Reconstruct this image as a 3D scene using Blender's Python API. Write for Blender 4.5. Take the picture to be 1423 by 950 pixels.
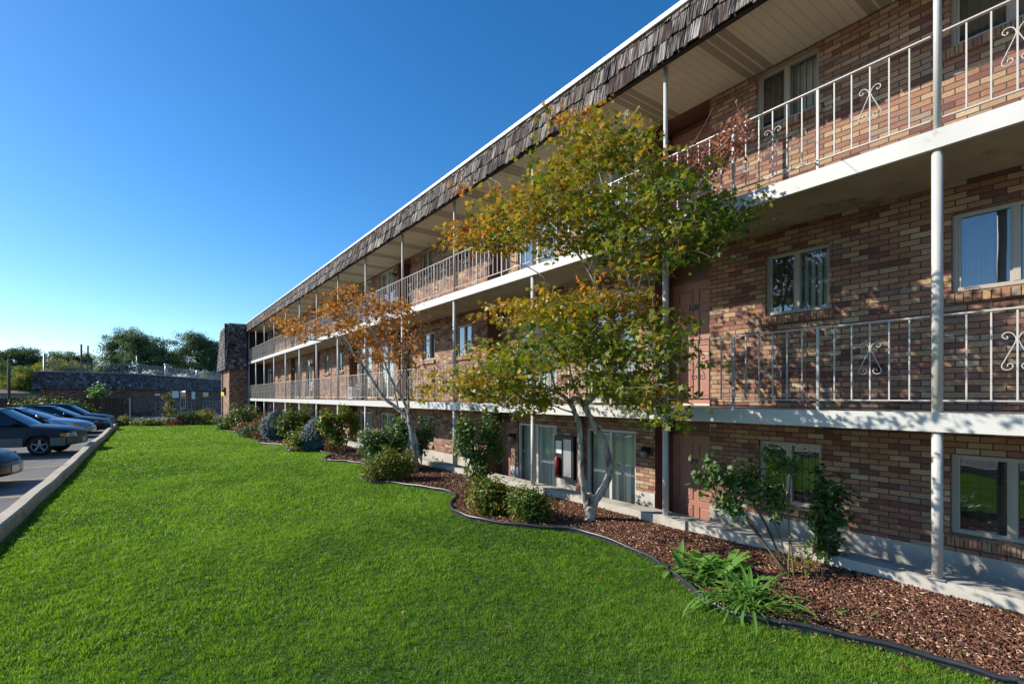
import bpy, bmesh, math, random
import numpy as np
from mathutils import Vector, Matrix
R = math.radians
rng = np.random.default_rng(7)
random.seed(7)
scene = bpy.context.scene
col = scene.collection
for o in list(bpy.data.objects): bpy.data.objects.remove(o)

# ------------------------------------------------------------------ camera, sky, sun, exposure
H = 1.85                       # eye height over the lawn
TH = math.atan(506/700.0)      # the building runs along +Y; the lens looks 35.9 deg to its right
CT, ST = math.cos(TH), math.sin(TH)
cam_d = bpy.data.cameras.new('camera'); cam = bpy.data.objects.new('camera', cam_d); col.objects.link(cam)
cam.location = (0, 0, H); cam.rotation_euler = (R(90), 0, -TH)
cam_d.sensor_width = 36; cam_d.lens = 700/1423*36
cam_d.shift_y = 75/1423
cam_d.clip_start = .05; cam_d.clip_end = 3000
scene.camera = cam

SUNV = Vector((-1, .93, .755)).normalized()     # towards the sun
el = math.asin(SUNV.z); az = math.atan2(SUNV.x, SUNV.y)   # clockwise from +Y
world = bpy.data.worlds.new('World'); scene.world = world; world.use_nodes = True
wn = world.node_tree; bg = wn.nodes['Background']
sky = wn.nodes.new('ShaderNodeTexSky'); sky.sky_type = 'NISHITA'; sky.sun_disc = False
sky.sun_elevation = el; sky.sun_rotation = az
sky.altitude = 1300; sky.air_density = 1.0; sky.dust_density = 0.7; sky.ozone_density = 3.0
bg.inputs['Strength'].default_value = 0.14
hs = wn.nodes.new('ShaderNodeHueSaturation'); hs.inputs['Saturation'].default_value = 1.31
wn.links.new(sky.outputs[0], hs.inputs['Color']); wn.links.new(hs.outputs[0], bg.inputs[0])
sl = bpy.data.lights.new('sun', 'SUN'); sl.energy = 5.0; sl.angle = R(.5); sl.color = (1, .93, .82)
so = bpy.data.objects.new('sun', sl); col.objects.link(so)
so.rotation_euler = (-SUNV).to_track_quat('-Z', 'Y').to_euler()
scene.view_settings.view_transform = 'Standard'; scene.view_settings.look = 'None'
scene.view_settings.gamma = 1; scene.view_settings.exposure = 0.5
scene.render.engine = 'CYCLES'

# ------------------------------------------------------------------ helpers
def P(px, py, z):              # photo pixel + distance along the optical axis -> world
    xc = (px-711)*z/700; h = (550-py)*z/700
    return Vector((xc*CT+z*ST, z*CT-xc*ST, H+h))
def G(px, py, lev=0.0):        # photo pixel -> point on the level ground
    return P(px, py, 700*(H-lev)/(py-550))
def onX(px, X):                # distance at which the column px meets the plane X
    return 700*X/(CT*(px-205))

class MB:
    def __init__(s): s.v = []; s.f = []; s.m = []
    def add(s, vs, fs, mi=0):
        b = len(s.v); s.v += [tuple(v) for v in vs]; s.f += [tuple(i+b for i in f) for f in fs]; s.m += [mi]*len(fs)
    def box(s, a, b, mi=0):
        x0, y0, z0 = a; x1, y1, z1 = b
        s.add([(x0,y0,z0),(x1,y0,z0),(x1,y1,z0),(x0,y1,z0),(x0,y0,z1),(x1,y0,z1),(x1,y1,z1),(x0,y1,z1)],
              [(0,3,2,1),(4,5,6,7),(0,1,5,4),(1,2,6,5),(2,3,7,6),(3,0,4,7)], mi)
    def obox(s, c, ax, ay, az_, hx, hy, hz, mi=0):
        c = Vector(c); vs = []
        for k in (-1, 1):
            for (i, j) in ((-1,-1),(1,-1),(1,1),(-1,1)):
                vs.append(c+ax*hx*i+ay*hy*j+az_*hz*k)
        s.add(vs, [(0,3,2,1),(4,5,6,7),(0,1,5,4),(1,2,6,5),(2,3,7,6),(3,0,4,7)], mi)
    def tube(s, pts, rad, n=8, mi=0, cap=True):
        pts = [Vector(p) for p in pts]
        if not hasattr(rad, '__len__'): rad = [rad]*len(pts)
        ref = None; b = len(s.v)
        for i, p in enumerate(pts):
            t = (pts[min(i+1, len(pts)-1)]-pts[max(i-1, 0)])
            if t.length < 1e-9: t = Vector((0,0,1))
            t.normalize()
            if ref is None: ref = Vector((1,0,0)) if abs(t.x) < .8 else Vector((0,1,0))
            u = ref-t*ref.dot(t); u.normalize(); ref = u; w = t.cross(u)
            for k in range(n):
                a = 2*math.pi*k/n
                s.v.append(tuple(p+(u*math.cos(a)+w*math.sin(a))*rad[i]))
        for i in range(len(pts)-1):
            for k in range(n):
                a = b+i*n+k; c = b+i*n+(k+1) % n
                s.f.append((a, c, c+n, a+n)); s.m.append(mi)
        if cap:
            s.f.append(tuple(b+k for k in range(n))[::-1]); s.m.append(mi)
            s.f.append(tuple(b+(len(pts)-1)*n+k for k in range(n))); s.m.append(mi)
    def quad(s, a, b, c, d, mi=0): s.add([a,b,c,d], [(0,1,2,3)], mi)
    def build(s, name, mats, parent=None, smooth=False):
        me = bpy.data.meshes.new(name); me.from_pydata(s.v, [], s.f)
        if not isinstance(mats, (list, tuple)): mats = [mats]
        for m in mats: me.materials.append(m)
        if len(mats) > 1: me.polygons.foreach_set('material_index', s.m)
        if smooth: me.polygons.foreach_set('use_smooth', [True]*len(me.polygons))
        me.update()
        o = bpy.data.objects.new(name, me); col.objects.link(o)
        if parent: o.parent = parent
        return o
def tag(o, label=None, cat=None, group=None, kind=None):
    if label: o['label'] = label
    if cat: o['category'] = cat
    if group: o['group'] = group
    if kind: o['kind'] = kind
    return o
def empty(name, loc=(0,0,0), rz=0):
    o = bpy.data.objects.new(name, None); col.objects.link(o); o.location = loc; o.rotation_euler = (0,0,rz)
    o.empty_display_size = .1
    return o
def bevel(o, w, seg=1):
    b = bmesh.new(); b.from_mesh(o.data)
    bmesh.ops.bevel(b, geom=b.edges[:], offset=w, segments=seg, affect='EDGES'); b.to_mesh(o.data); b.free(); return o
def copy_tree(o, parent=None):
    c = o.copy(); col.objects.link(c); c.parent = parent
    for ch in list(o.children): copy_tree(ch, c)
    return c
def npmesh(name, verts, faces_tri, mats, tone=None, parent=None, smooth=False):
    me = bpy.data.meshes.new(name); nv = len(verts); nf = len(faces_tri); k = faces_tri.shape[1]
    me.vertices.add(nv); me.vertices.foreach_set('co', verts.astype(np.float32).ravel())
    me.loops.add(nf*k); me.loops.foreach_set('vertex_index', faces_tri.astype(np.int32).ravel())
    me.polygons.add(nf); me.polygons.foreach_set('loop_start', np.arange(0, nf*k, k, dtype=np.int32))
    me.polygons.foreach_set('loop_total', np.full(nf, k, dtype=np.int32))
    if smooth: me.polygons.foreach_set('use_smooth', np.ones(nf, dtype=bool))
    me.update(calc_edges=True)
    if tone is not None:
        a = me.attributes.new('tone', 'FLOAT', 'POINT'); a.data.foreach_set('value', tone.astype(np.float32))
    me.materials.append(mats)
    o = bpy.data.objects.new(name, me); col.objects.link(o)
    if parent: o.parent = parent
    return o

# ------------------------------------------------------------------ materials
def mat(name, base=(.5,.5,.5), rough=.6, metal=0, spec=.5):
    m = bpy.data.materials.new(name); m.use_nodes = True
    b = m.node_tree.nodes['Principled BSDF']
    b.inputs['Base Color'].default_value = (*base, 1); b.inputs['Roughness'].default_value = rough
    b.inputs['Metallic'].default_value = metal; b.inputs['Specular IOR Level'].default_value = spec
    return m
class NT:
    def __init__(s, m): s.t = m.node_tree; s.b = s.t.nodes.get('Principled BSDF')
    def n(s, typ, **kw):
        nd = s.t.nodes.new(typ)
        for k, v in kw.items(): setattr(nd, k, v)
        return nd
    def l(s, a, b): s.t.links.new(a, b)
    def math(s, op, a, b=None, c=None):
        nd = s.n('ShaderNodeMath', operation=op)
        for i, x in enumerate((a, b, c)):
            if x is None: continue
            if isinstance(x, (int, float)): nd.inputs[i].default_value = x
            else: s.l(x, nd.inputs[i])
        return nd.outputs[0]
    def ramp(s, fac, stops, interp='LINEAR'):
        nd = s.n('ShaderNodeValToRGB'); r = nd.color_ramp; r.interpolation = interp
        while len(r.elements) < len(stops): r.elements.new(.5)
        for e, (p, c) in zip(r.elements, stops): e.position = p; e.color = (*c, 1)
        s.l(fac, nd.inputs[0]); return nd.outputs[0]
    def noise(s, scale, detail=4, rough=.55, vec=None, out=0):
        nd = s.n('ShaderNodeTexNoise'); nd.inputs['Scale'].default_value = scale
        nd.inputs['Detail'].default_value = detail; nd.inputs['Roughness'].default_value = rough
        if vec is not None: s.l(vec, nd.inputs['Vector'])
        return nd.outputs[out]
    def coord(s, scale=(1,1,1)):
        tc = s.n('ShaderNodeTexCoord'); mp = s.n('ShaderNodeMapping'); mp.inputs['Scale'].default_value = scale
        s.l(tc.outputs['Object'], mp.inputs['Vector']); return mp.outputs[0]
    def mix(s, fac, a, b, mode='MIX'):
        nd = s.n('ShaderNodeMix', data_type='RGBA', blend_type=mode)
        for i, x in ((0, fac), (6, a), (7, b)):
            if isinstance(x, (int, float)): nd.inputs[i].default_value = x
            elif isinstance(x, tuple): nd.inputs[i].default_value = (*x, 1)
            else: s.l(x, nd.inputs[i])
        return nd.outputs[2]
    def bump(s, h, strength=.5, dist=.01, nrm=None):
        nd = s.n('ShaderNodeBump'); nd.inputs['Strength'].default_value = strength; nd.inputs['Distance'].default_value = dist
        s.l(h, nd.inputs['Height'])
        if nrm is not None: s.l(nrm, nd.inputs['Normal'])
        return nd.outputs[0]
    def color(s, c): s.l(c, s.b.inputs['Base Color'])
    def normal(s, c): s.l(c, s.b.inputs['Normal'])

def noisy(name, c0, c1, scale=6, rough=.7, bump=.2, dist=.01, stretch=(1,1,1), stain=None, metal=0, spec=.4, detail=6):
    m = mat(name, c0, rough, metal, spec); t = NT(m); v = t.coord(stretch)
    f = t.noise(scale, detail, .6, v)
    c = t.ramp(f, [(.3, c0), (.7, c1)])
    if stain:
        f2 = t.noise(stain[1], 5, .7, v); k = t.ramp(f2, [(stain[2], (0,0,0)), (stain[2]+.12, (1,1,1))])
        c = t.mix(k, c, stain[0])
    t.color(c)
    if bump: t.normal(t.bump(t.noise(scale*6, 4, .6, v), bump, dist))
    return m

BR = [(.0,(.34,.185,.115)),(.13,(.20,.095,.075)),(.22,(.33,.175,.125)),(.34,(.46,.32,.20)),(.46,(.39,.225,.14)),(.57,(.165,.08,.07)),
      (.62,(.30,.145,.11)),(.71,(.43,.28,.17)),(.84,(.55,.43,.29)),(.90,(.25,.175,.14)),(.95,(.33,.26,.20))]
def brick(name, W=.2032, Hh=.0677, rows_random=True, tint=None, mortar=(.10,.078,.064), jw=.010):
    m = mat(name, rough=.85, spec=.25); t = NT(m)
    tc = t.n('ShaderNodeTexCoord'); sep = t.n('ShaderNodeSeparateXYZ'); t.l(tc.outputs['Object'], sep.inputs[0])
    ge = t.n('ShaderNodeNewGeometry'); sn = t.n('ShaderNodeSeparateXYZ'); t.l(ge.outputs['True Normal'], sn.inputs[0])
    isx = t.math('GREATER_THAN', t.math('ABSOLUTE', sn.outputs[0]), .6)
    u = t.math('ADD', t.math('MULTIPLY', sep.outputs[1], isx), t.math('MULTIPLY', sep.outputs[0], t.math('SUBTRACT', 1, isx)))
    z = sep.outputs[2]
    wob = t.noise(9, 2, .5, tc.outputs['Object'])
    z = t.math('ADD', z, t.math('MULTIPLY', t.math('SUBTRACT', wob, .5), .006))
    row = t.math('FLOOR', t.math('DIVIDE', z, Hh))
    par = t.math('FLOORED_MODULO', row, 2)
    uu = t.math('ADD', u, t.math('MULTIPLY', par, W/2))
    cellu = t.math('DIVIDE', uu, W); colm = t.math('FLOOR', cellu)
    fu = t.math('MULTIPLY', t.math('SUBTRACT', cellu, colm), W)
    fz = t.math('MULTIPLY', t.math('SUBTRACT', t.math('DIVIDE', z, Hh), row), Hh)
    du = t.math('MINIMUM', fu, t.math('SUBTRACT', W, fu)); dz = t.math('MINIMUM', fz, t.math('SUBTRACT', Hh, fz))
    d = t.math('MINIMUM', du, dz)
    cv = t.n('ShaderNodeCombineXYZ'); t.l(colm, cv.inputs[0]); t.l(row, cv.inputs[1]); t.l(isx, cv.inputs[2])
    wn_ = t.n('ShaderNodeTexWhiteNoise', noise_dimensions='3D'); t.l(cv.outputs[0], wn_.inputs[0])
    c = t.ramp(wn_.outputs[0], BR, 'CONSTANT'); c = t.mix(.07, c, (.30,.185,.12))
    fine = t.noise(60, 5, .7, tc.outputs['Object'])
    c = t.mix(.75, c, t.ramp(fine, [(.25, (.55,.55,.55)), (.75, (1.25,1.2,1.15))]), 'MULTIPLY')
    big = t.noise(.9, 4, .6, tc.outputs['Object'])
    c = t.mix(.6, c, t.ramp(big, [(.3, (.75,.72,.72)), (.7, (1.12,1.1,1.08))]), 'MULTIPLY')
    if tint: c = t.mix(1, c, tint, 'MULTIPLY')
    mm = t.n('ShaderNodeMapRange', interpolation_type='SMOOTHSTEP'); t.l(d, mm.inputs[0])
    mm.inputs[1].default_value = jw*.35; mm.inputs[2].default_value = jw*.62
    st_ = t.noise(1.7, 6, .7, tc.outputs['Object']); c = t.mix(t.math('MULTIPLY', t.ramp(st_, [(.60,(0,0,0)),(.74,(1,1,1))]), .35), c, (.42,.38,.33))
    c = t.mix(mm.outputs[0], mortar, c)
    t.color(c)
    hh = t.math('ADD', mm.outputs[0], t.math('MULTIPLY', fine, .22))
    hh = t.math('ADD', hh, t.math('MULTIPLY', wn_.outputs[0], .25))
    t.normal(t.bump(hh, 1.0, .016))
    return m
M = {}
M['brick'] = brick('brick')
M['brick_far'] = brick('brick_shed', tint=(.75,.68,.68))
M['sill'] = brick('sill_brick', W=.0735, Hh=10.0, jw=.009)
M['concrete'] = noisy('concrete', (.40,.37,.31), (.52,.49,.42), 3, .85, .35, .006, stain=((.27,.24,.19), 2.3, .56))
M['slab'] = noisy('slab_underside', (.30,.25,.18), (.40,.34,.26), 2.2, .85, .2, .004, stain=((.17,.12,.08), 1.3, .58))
M['walk'] = noisy('walkway_concrete', (.34,.33,.31), (.43,.41,.38), 3, .9, .2, .004)
M['white'] = noisy('white_paint', (.50,.49,.46), (.56,.55,.52), 2, .5, .15, .003, stain=((.34,.30,.24), 3.5, .62))
M['post'] = noisy('post_paint', (.46,.44,.40), (.53,.51,.47), 3, .5, .05, .002, stain=((.42,.36,.28), 6, .72))
M['rail'] = mat('rail_paint', (.46,.43,.39), .45)
M['brown'] = noisy('brown_paint', (.15,.07,.05), (.18,.085,.06), 3, .5, .1, .003)
M['door'] = noisy('door_paint', (.33,.155,.11), (.37,.18,.13), 4, .5, .05, .002)
M['black'] = mat('black_metal', (.015,.015,.015), .45)
M['number'] = mat('number_metal', (.02,.02,.02), .4)
M['frame'] = mat('window_frame', (.36,.33,.28), .4)
M['vinyl_white'] = mat('white_frame', (.55,.54,.50), .4)
M['lampglass'] = mat('lamp_glass', (.25,.24,.20), .15)
M['brass'] = mat('brass', (.45,.33,.12), .3, 1)
M['steel'] = mat('galvanised', (.35,.36,.37), .45, .7)
M['greybox'] = mat('grey_box', (.22,.24,.27), .4)
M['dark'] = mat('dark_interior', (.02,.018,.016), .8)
M['red'] = mat('red_paint', (.28,.02,.02), .45)
M['paper'] = mat('paper', (.75,.75,.72), .6)
M['plastic_edge'] = noisy('edging_plastic', (.018,.02,.026), (.035,.037,.043), 8, .38, .1, .002, spec=.6)
# soffit: vinyl boards across, darker vented strips
def soffit_mat():
    m = mat('soffit_vinyl', rough=.55); t = NT(m)
    tc = t.n('ShaderNodeTexCoord'); sep = t.n('ShaderNodeSeparateXYZ'); t.l(tc.outputs['Object'], sep.inputs[0])
    y = sep.outputs[1]
    f = t.math('FLOORED_MODULO', t.math('ADD', y, .02), .127)
    seam = t.math('LESS_THAN', f, .008)
    b = t.math('FLOORED_MODULO', t.math('SUBTRACT', y, 3.60), 1.542)
    inb = t.math('LESS_THAN', b, .42)
    rib = t.math('LESS_THAN', t.math('ABSOLUTE', t.math('SUBTRACT', t.math('FLOORED_MODULO', b, .14), .13)), .014)
    band = t.math('MULTIPLY', inb, t.math('SUBTRACT', 1, rib))
    base = t.ramp(t.noise(1.5, 4, .6, tc.outputs['Object']), [(.3, (.58,.53,.42)), (.7, (.66,.61,.50))])
    c = t.mix(t.math('MULTIPLY', band, .75), base, (.24,.20,.15))
    c = t.mix(t.math('MULTIPLY', seam, .5), c, (.22,.19,.14))
    t.color(c); t.normal(t.bump(t.math('SUBTRACT', 1, seam), .6, .006)); return m
M['soffit'] = soffit_mat()
def shake_mat(name, dark, light, rust, lt=.62):
    m = mat(name, rough=.85, spec=.2); t = NT(m)
    ge = t.n('ShaderNodeNewGeometry'); rnd = ge.outputs['Random Per Island']
    v = t.coord((.6, 14, .7)); cvn = t.n('ShaderNodeVectorMath', operation='ADD'); t.l(v, cvn.inputs[0])
    cc = t.n('ShaderNodeCombineXYZ'); t.l(t.math('MULTIPLY', rnd, 37), cc.inputs[0]); t.l(t.math('MULTIPLY', rnd, 51), cc.inputs[2]); t.l(cc.outputs[0], cvn.inputs[1])
    f = t.noise(4.5, 4, .55, cvn.outputs[0])
    f = t.math('ADD', f, t.math('MULTIPLY', t.math('SUBTRACT', rnd, .5), .16))
    c = t.ramp(f, [(.45, dark), (.60, tuple((a+b)/2 for a, b in zip(dark, light))), (lt, light)])
    r2 = t.math('GREATER_THAN', t.math('FRACT', t.math('MULTIPLY', rnd, 13.7)), .66)
    c = t.mix(t.math('MULTIPLY', r2, .5), c, rust, 'MIX')
    t.color(c); t.normal(t.bump(f, .8, .012)); return m
M['shake'] = shake_mat('cedar_shake', (.007,.005,.005), (.46,.42,.38), (.05,.022,.015), .74)
M['shake_far'] = shake_mat('cedar_shake_far', (.035,.03,.03), (.42,.39,.38), (.10,.07,.06), .72)
# asphalt
def asphalt():
    m = mat('asphalt', rough=.85); t = NT(m); v = t.coord()
    f = t.noise(.35, 6, .65, v); g = t.noise(90, 3, .6, v)
    c = t.ramp(f, [(.3, (.045,.043,.045)), (.46, (.105,.10,.10)), (.7, (.16,.145,.13))])  # darkest stop puts oil stains and some shadow into the colour
    c = t.mix(.5, c, t.ramp(g, [(.3, (.7,.7,.7)), (.7, (1.2,1.2,1.2))]), 'MULTIPLY')
    vo = t.n('ShaderNodeTexVoronoi', feature='DISTANCE_TO_EDGE'); vo.inputs['Scale'].default_value = .45
    nv = t.n('ShaderNodeVectorMath', operation='ADD'); t.l(v, nv.inputs[0]); t.l(t.noise(1.3, 4, .6, v, out=1), nv.inputs[1]); t.l(nv.outputs[0], vo.inputs['Vector'])
    crack = t.math('LESS_THAN', vo.outputs[0], .012)
    c = t.mix(t.math('MULTIPLY', crack, .6), c, (.03,.03,.03))
    t.color(c); t.normal(t.bump(g, .4, .004)); return m
M['asphalt'] = asphalt()
M['yellow'] = noisy('line_paint', (.50,.36,.10), (.42,.33,.14), 9, .8, 0, stain=((.14,.13,.12), 5, .52))
M['kerb'] = noisy('kerb_concrete', (.40,.34,.25), (.52,.45,.34), 2.5, .85, .4, .006, stain=((.24,.20,.14), 1.7, .55))
M['earth'] = noisy('earth', (.10,.075,.05), (.14,.11,.07), .3, .95, .3, .02)
M['soil'] = noisy('lawn_soil', (.05,.10,.014), (.09,.14,.03), 5, .95, .4, .02)
M['mulch_bed'] = noisy('bed_soil', (.045,.025,.017), (.10,.052,.034), 14, .95, .9, .03)

def leafmat(name, stops, trans=.4, rough=.45, spec=.4, glow=1.0):
    m = bpy.data.materials.new(name); m.use_nodes = True; t = NT(m)
    at = t.n('ShaderNodeAttribute', attribute_name='tone')
    c = t.ramp(at.outputs['Fac'], stops)
    t.color(c); t.b.inputs['Roughness'].default_value = rough; t.b.inputs['Specular IOR Level'].default_value = spec
    tr = t.n('ShaderNodeBsdfTranslucent')
    c2 = t.mix(1, c, (1.25*glow, 1.2*glow, .6*glow), 'MULTIPLY'); t.l(c2, tr.inputs[0])
    mx = t.n('ShaderNodeMixShader'); mx.inputs[0].default_value = trans
    t.l(t.b.outputs[0], mx.inputs[1]); t.l(tr.outputs[0], mx.inputs[2])
    t.l(mx.outputs[0], t.t.nodes['Material Output'].inputs[0]); return m
M['grass'] = leafmat('grass_blade', [(0,(.028,.085,.008)),(.45,(.125,.275,.016)),(.8,(.24,.40,.035)),(.93,(.30,.33,.08)),(1,(.46,.40,.20))], .5, .5, .3)
M['maple'] = leafmat('maple_leaf', [(0,(.06,.12,.012)),(.3,(.12,.18,.018)),(.5,(.28,.25,.022)),(.66,(.46,.27,.03)),(.82,(.50,.15,.03)),(1,(.32,.04,.03))], .45, .45)
M['maple_orange'] = leafmat('orange_leaf', [(0,(.22,.14,.025)),(.4,(.44,.20,.04)),(.8,(.38,.13,.04)),(1,(.20,.06,.03))], .45, .5)
M['dead'] = leafmat('dry_leaf', [(0,(.24,.09,.06)),(1,(.42,.18,.12))], .3, .7)
M['rose'] = leafmat('rose_leaf', [(0,(.035,.085,.022)),(.6,(.085,.165,.045)),(.9,(.15,.23,.06)),(1,(.30,.24,.04))], .28, .5, .35)
M['shrub'] = leafmat('shrub_leaf', [(0,(.04,.09,.012)),(.5,(.11,.18,.025)),(.8,(.24,.25,.04)),(1,(.48,.30,.03))], .38, .5, .35)
M['hosta'] = leafmat('broad_leaf', [(0,(.06,.17,.025)),(1,(.16,.32,.06))], .35, .4, .5)
M['spruce'] = leafmat('blue_needles', [(0,(.035,.075,.075)),(1,(.10,.17,.17))], .1, .6)
M['russet'] = leafmat('russet_leaf', [(0,(.14,.05,.03)),(.6,(.24,.09,.05)),(1,(.22,.17,.06))], .3, .6)
M['flower'] = mat('red_petal', (.55,.03,.07), .5)
M['far_leaf'] = leafmat('far_leaf', [(0,(.035,.075,.035)),(.6,(.085,.14,.055)),(1,(.17,.23,.08))], .35, .6)
M['far_yel'] = leafmat('far_yellow_leaf', [(0,(.06,.11,.025)),(.5,(.15,.20,.035)),(1,(.36,.32,.05))], .38, .6)
def bark(name, a, b, c_, sc=9):
    m = mat(name, rough=.85, spec=.2); t = NT(m); v = t.coord((1,1,.35))
    c = t.ramp(t.noise(sc, 6, .65, v), [(.33, a), (.45, b), (.56, c_)]); t.color(c)
    t.normal(t.bump(t.noise(sc*3, 5, .6, v), .6, .008)); return m
M['bark'] = bark('maple_bark', (.07,.055,.045), (.26,.23,.20), (.48,.45,.41), 14)
M['twig'] = bark('twig_bark', (.05,.035,.025), (.13,.10,.075), (.22,.18,.14))
M['cane'] = bark('rose_cane', (.06,.05,.03), (.13,.10,.05), (.20,.15,.08))
M['far_bark'] = bark('far_bark', (.04,.03,.025), (.08,.06,.05), (.12,.10,.08))
def glassmat(name, tint=(.03,.035,.04), mixv=.5):
    # a pane: partly clear so the curtain behind shows, partly mirror by Fresnel
    m = bpy.data.materials.new(name); m.use_nodes = True; t = NT(m)
    gl = t.n('ShaderNodeBsdfGlossy'); gl.inputs['Roughness'].default_value = .015; gl.inputs[0].default_value = (.92,.95,1,1)
    tr = t.n('ShaderNodeBsdfTransparent'); tr.inputs[0].default_value = (.84,.88,.86,1)
    fr = t.n('ShaderNodeFresnel'); fr.inputs[0].default_value = 1.5
    ge = t.n('ShaderNodeNewGeometry'); v = t.coord()
    nm = t.bump(t.noise(1.6, 2, .4, v), .12, .02); t.l(nm, gl.inputs['Normal'])
    f = t.math('MINIMUM', t.math('ADD', t.math('MULTIPLY', fr.outputs[0], 2.2), mixv), .9)
    mx = t.n('ShaderNodeMixShader'); t.l(f, mx.inputs[0]); t.l(tr.outputs[0], mx.inputs[1]); t.l(gl.outputs[0], mx.inputs[2])
    t.l(mx.outputs[0], t.t.nodes['Material Output'].inputs[0]); return m
M['glass'] = glassmat('window_glass', mixv=.07)
M['carglass'] = mat('car_glass', (.01,.013,.018), .06, 0, .8)
def blind(name, c, period=.09, axis=1):
    m = mat(name, c, .8); t = NT(m); tc = t.n('ShaderNodeTexCoord'); s = t.n('ShaderNodeSeparateXYZ'); t.l(tc.outputs['Object'], s.inputs[0])
    w = t.math('FRACT', t.math('DIVIDE', s.outputs[axis], period))
    t.normal(t.bump(t.math('PINGPONG', w, .5), 1, .05)); return m
M['curtain'] = blind('vertical_blind', (.80,.82,.74))
def screenmat():
    m = bpy.data.materials.new('insect_screen'); m.use_nodes = True; t = NT(m)
    t.b.inputs['Base Color'].default_value = (.03,.032,.035,1); t.b.inputs['Roughness'].default_value = .7
    tr = t.n('ShaderNodeBsdfTransparent'); mx = t.n('ShaderNodeMixShader'); mx.inputs[0].default_value = .62
    t.l(tr.outputs[0], mx.inputs[1]); t.l(t.b.outputs[0], mx.inputs[2]); t.l(mx.outputs[0], t.t.nodes['Material Output'].inputs[0]); return m
M['screen'] = screenmat()
M['curtain_grey'] = blind('grey_screen', (.20,.21,.22), .05, 2)

# ------------------------------------------------------------------ ground
YE = 44.1                      # far end of the long building
def sheet(name, x0, y0, x1, y1, z, m, lab=None):
    b = MB(); b.quad((x0,y0,z),(x1,y0,z),(x1,y1,z),(x0,y1,z)); o = b.build(name, m); tag(o, kind='structure'); return o
g = MB(); e = 900
for (x0, y0, x1, y1) in ((-e,-e,6.12,e),(6.12,-e,14,-6),(6.12,48,14,e),(14,-e,e,e)): g.quad((x0,y0,-.115),(x1,y0,-.115),(x1,y1,-.115),(x0,y1,-.115))
tag(g.build('ground', M['earth']), kind='structure')
lot = MB(); lot.quad((-30,-20,-.1),(-1.62,-20,-.1),(-1.62,58,-.1),(-30,58,-.1)); lot.quad((-1.62,43.2,-.1),(4.2,43.2,-.1),(4.2,58,-.1),(-1.62,58,-.1))
lot.quad((-30,58,-.1),(30,58,-.1),(30,100,-.1),(-30,100,-.1)); lot.quad((4.2,49,-.1),(30,49,-.1),(30,58,-.1),(4.2,58,-.1))
tag(lot.build('parking_lot', M['asphalt']), kind='structure')
CDIR = Vector((math.cos(R(-11.9)), math.sin(R(-11.9)), 0)); CN = Vector((-CDIR.y, CDIR.x, 0))
ln = MB()
for k in range(-2, 13):
    p = Vector((-1.75, 18.7+2.62*k, -.096)); q = p-CDIR*5.2
    ln.quad(p-CN*.05, p+CN*.05, q+CN*.05, q-CN*.05)
tag(ln.build('parking_lines', M['yellow']), kind='structure')
# kerb along the lot: precast blocks, faintly uneven
kb = MB(); y = -6.0; xoff = 0
while y < 42:
    L = 3.0 + rng.uniform(-.5, .5); y1 = min(y+L, 42); n = 6
    for i in range(n):
        a = y+(y1-y)*i/n; b_ = y+(y1-y)*(i+1)/n
        fx = lambda t: .02*math.sin(t*.5)+.008*math.sin(t*1.9+1)
        fz = lambda t: .19+.006*math.sin(t*.8+2)+.004*math.sin(t*2.7)
        o0, o1, z0, z1 = fx(a), fx(b_), fz(a), fz(b_)
        s = [(-1.70,-.12,0),(-1.70,z0-.02,0),(-1.68,z0,0),(-1.53,z0,0),(-1.50,z0-.03,0),(-1.49,-.05,0)]
        e_ = [(-1.70,-.12),(-1.70,z1-.02),(-1.68,z1),(-1.53,z1),(-1.50,z1-.03),(-1.49,-.05)]
        vs = [(p[0]+o0, a, p[1]) for p in s]+[(p[0]+o1, b_, p[1]) for p in e_]
        kb.add(vs, [(k, k+1, k+7, k+6) for k in range(5)])
        if i == 0 : kb.add(vs[:6], [(0,1,2,3,4,5)])
    y = y1 + .006
tag(kb.build('parking_kerb', M['kerb']), kind='structure')

# bed edge from the photo (near to far)
edge_px = [(1480,984),(1423,960),(1380,949),(1300,925),(1200,900),(1100,877),(1040,865),(1000,852),(975,838),(950,815),(925,795),(900,778),(850,757),(800,742),(750,737),(700,731),(660,724),(637,717),(626,710),(627,701),(633,694),(629,689),
 (612,684),(582,679),(550,674),(520,671.5),(506,668.5),(502,664.5),(507,658),(512,651),(507,647.5),(487,644),(467,642.4),(455,641.3),(451,639),(455,636.5),(462,634.4),(460,632),(450,629.8),(438,628.2),(418,627.8),(402,628),(397,626),(399,622.5),(394,620.2),(378,618.8),(361,617.2),(357,615.8),(362,613.5),(371,611),(366,609.8),(352,609.2),(341,608.6),(336,607),(337,604.5),(333,602.2),(325,601),(320,600),(321,597.5),(318,596),(310,595.3)]
edge = [G(x, y) for x, y in edge_px]
def smooth(pts, n=4):
    out = []
    for i in range(len(pts)-1):
        p0, p1, p2, p3 = pts[max(i-1,0)], pts[i], pts[i+1], pts[min(i+2, len(pts)-1)]
        for k in range(n):
            t = k/n
            out.append(.5*((2*p1)+(p2-p0)*t+(2*p0-5*p1+4*p2-p3)*t*t+(-p0+3*p1-3*p2+p3)*t**3))
    out.append(pts[-1]); return out
edge_s = [Vector((4.6,-3,0)), Vector((4.55,-1.2,0))]+edge
edge_s = smooth(edge_s, 4)
EX = np.array([p.x for p in edge_s]); EY = np.array([p.y for p in edge_s])
endY = 40.6
far_edge = [G(x, y) for x, y in ((300,590.5),(280,590.5),(250,591.5),(220,593),(190,592.5),(172,591.5))]
print('edge', [tuple(round(c,2) for c in p[:2]) for p in edge[::6]], [tuple(round(c,2) for c in p[:2]) for p in far_edge])
lastp = edge_s[-1]
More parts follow.
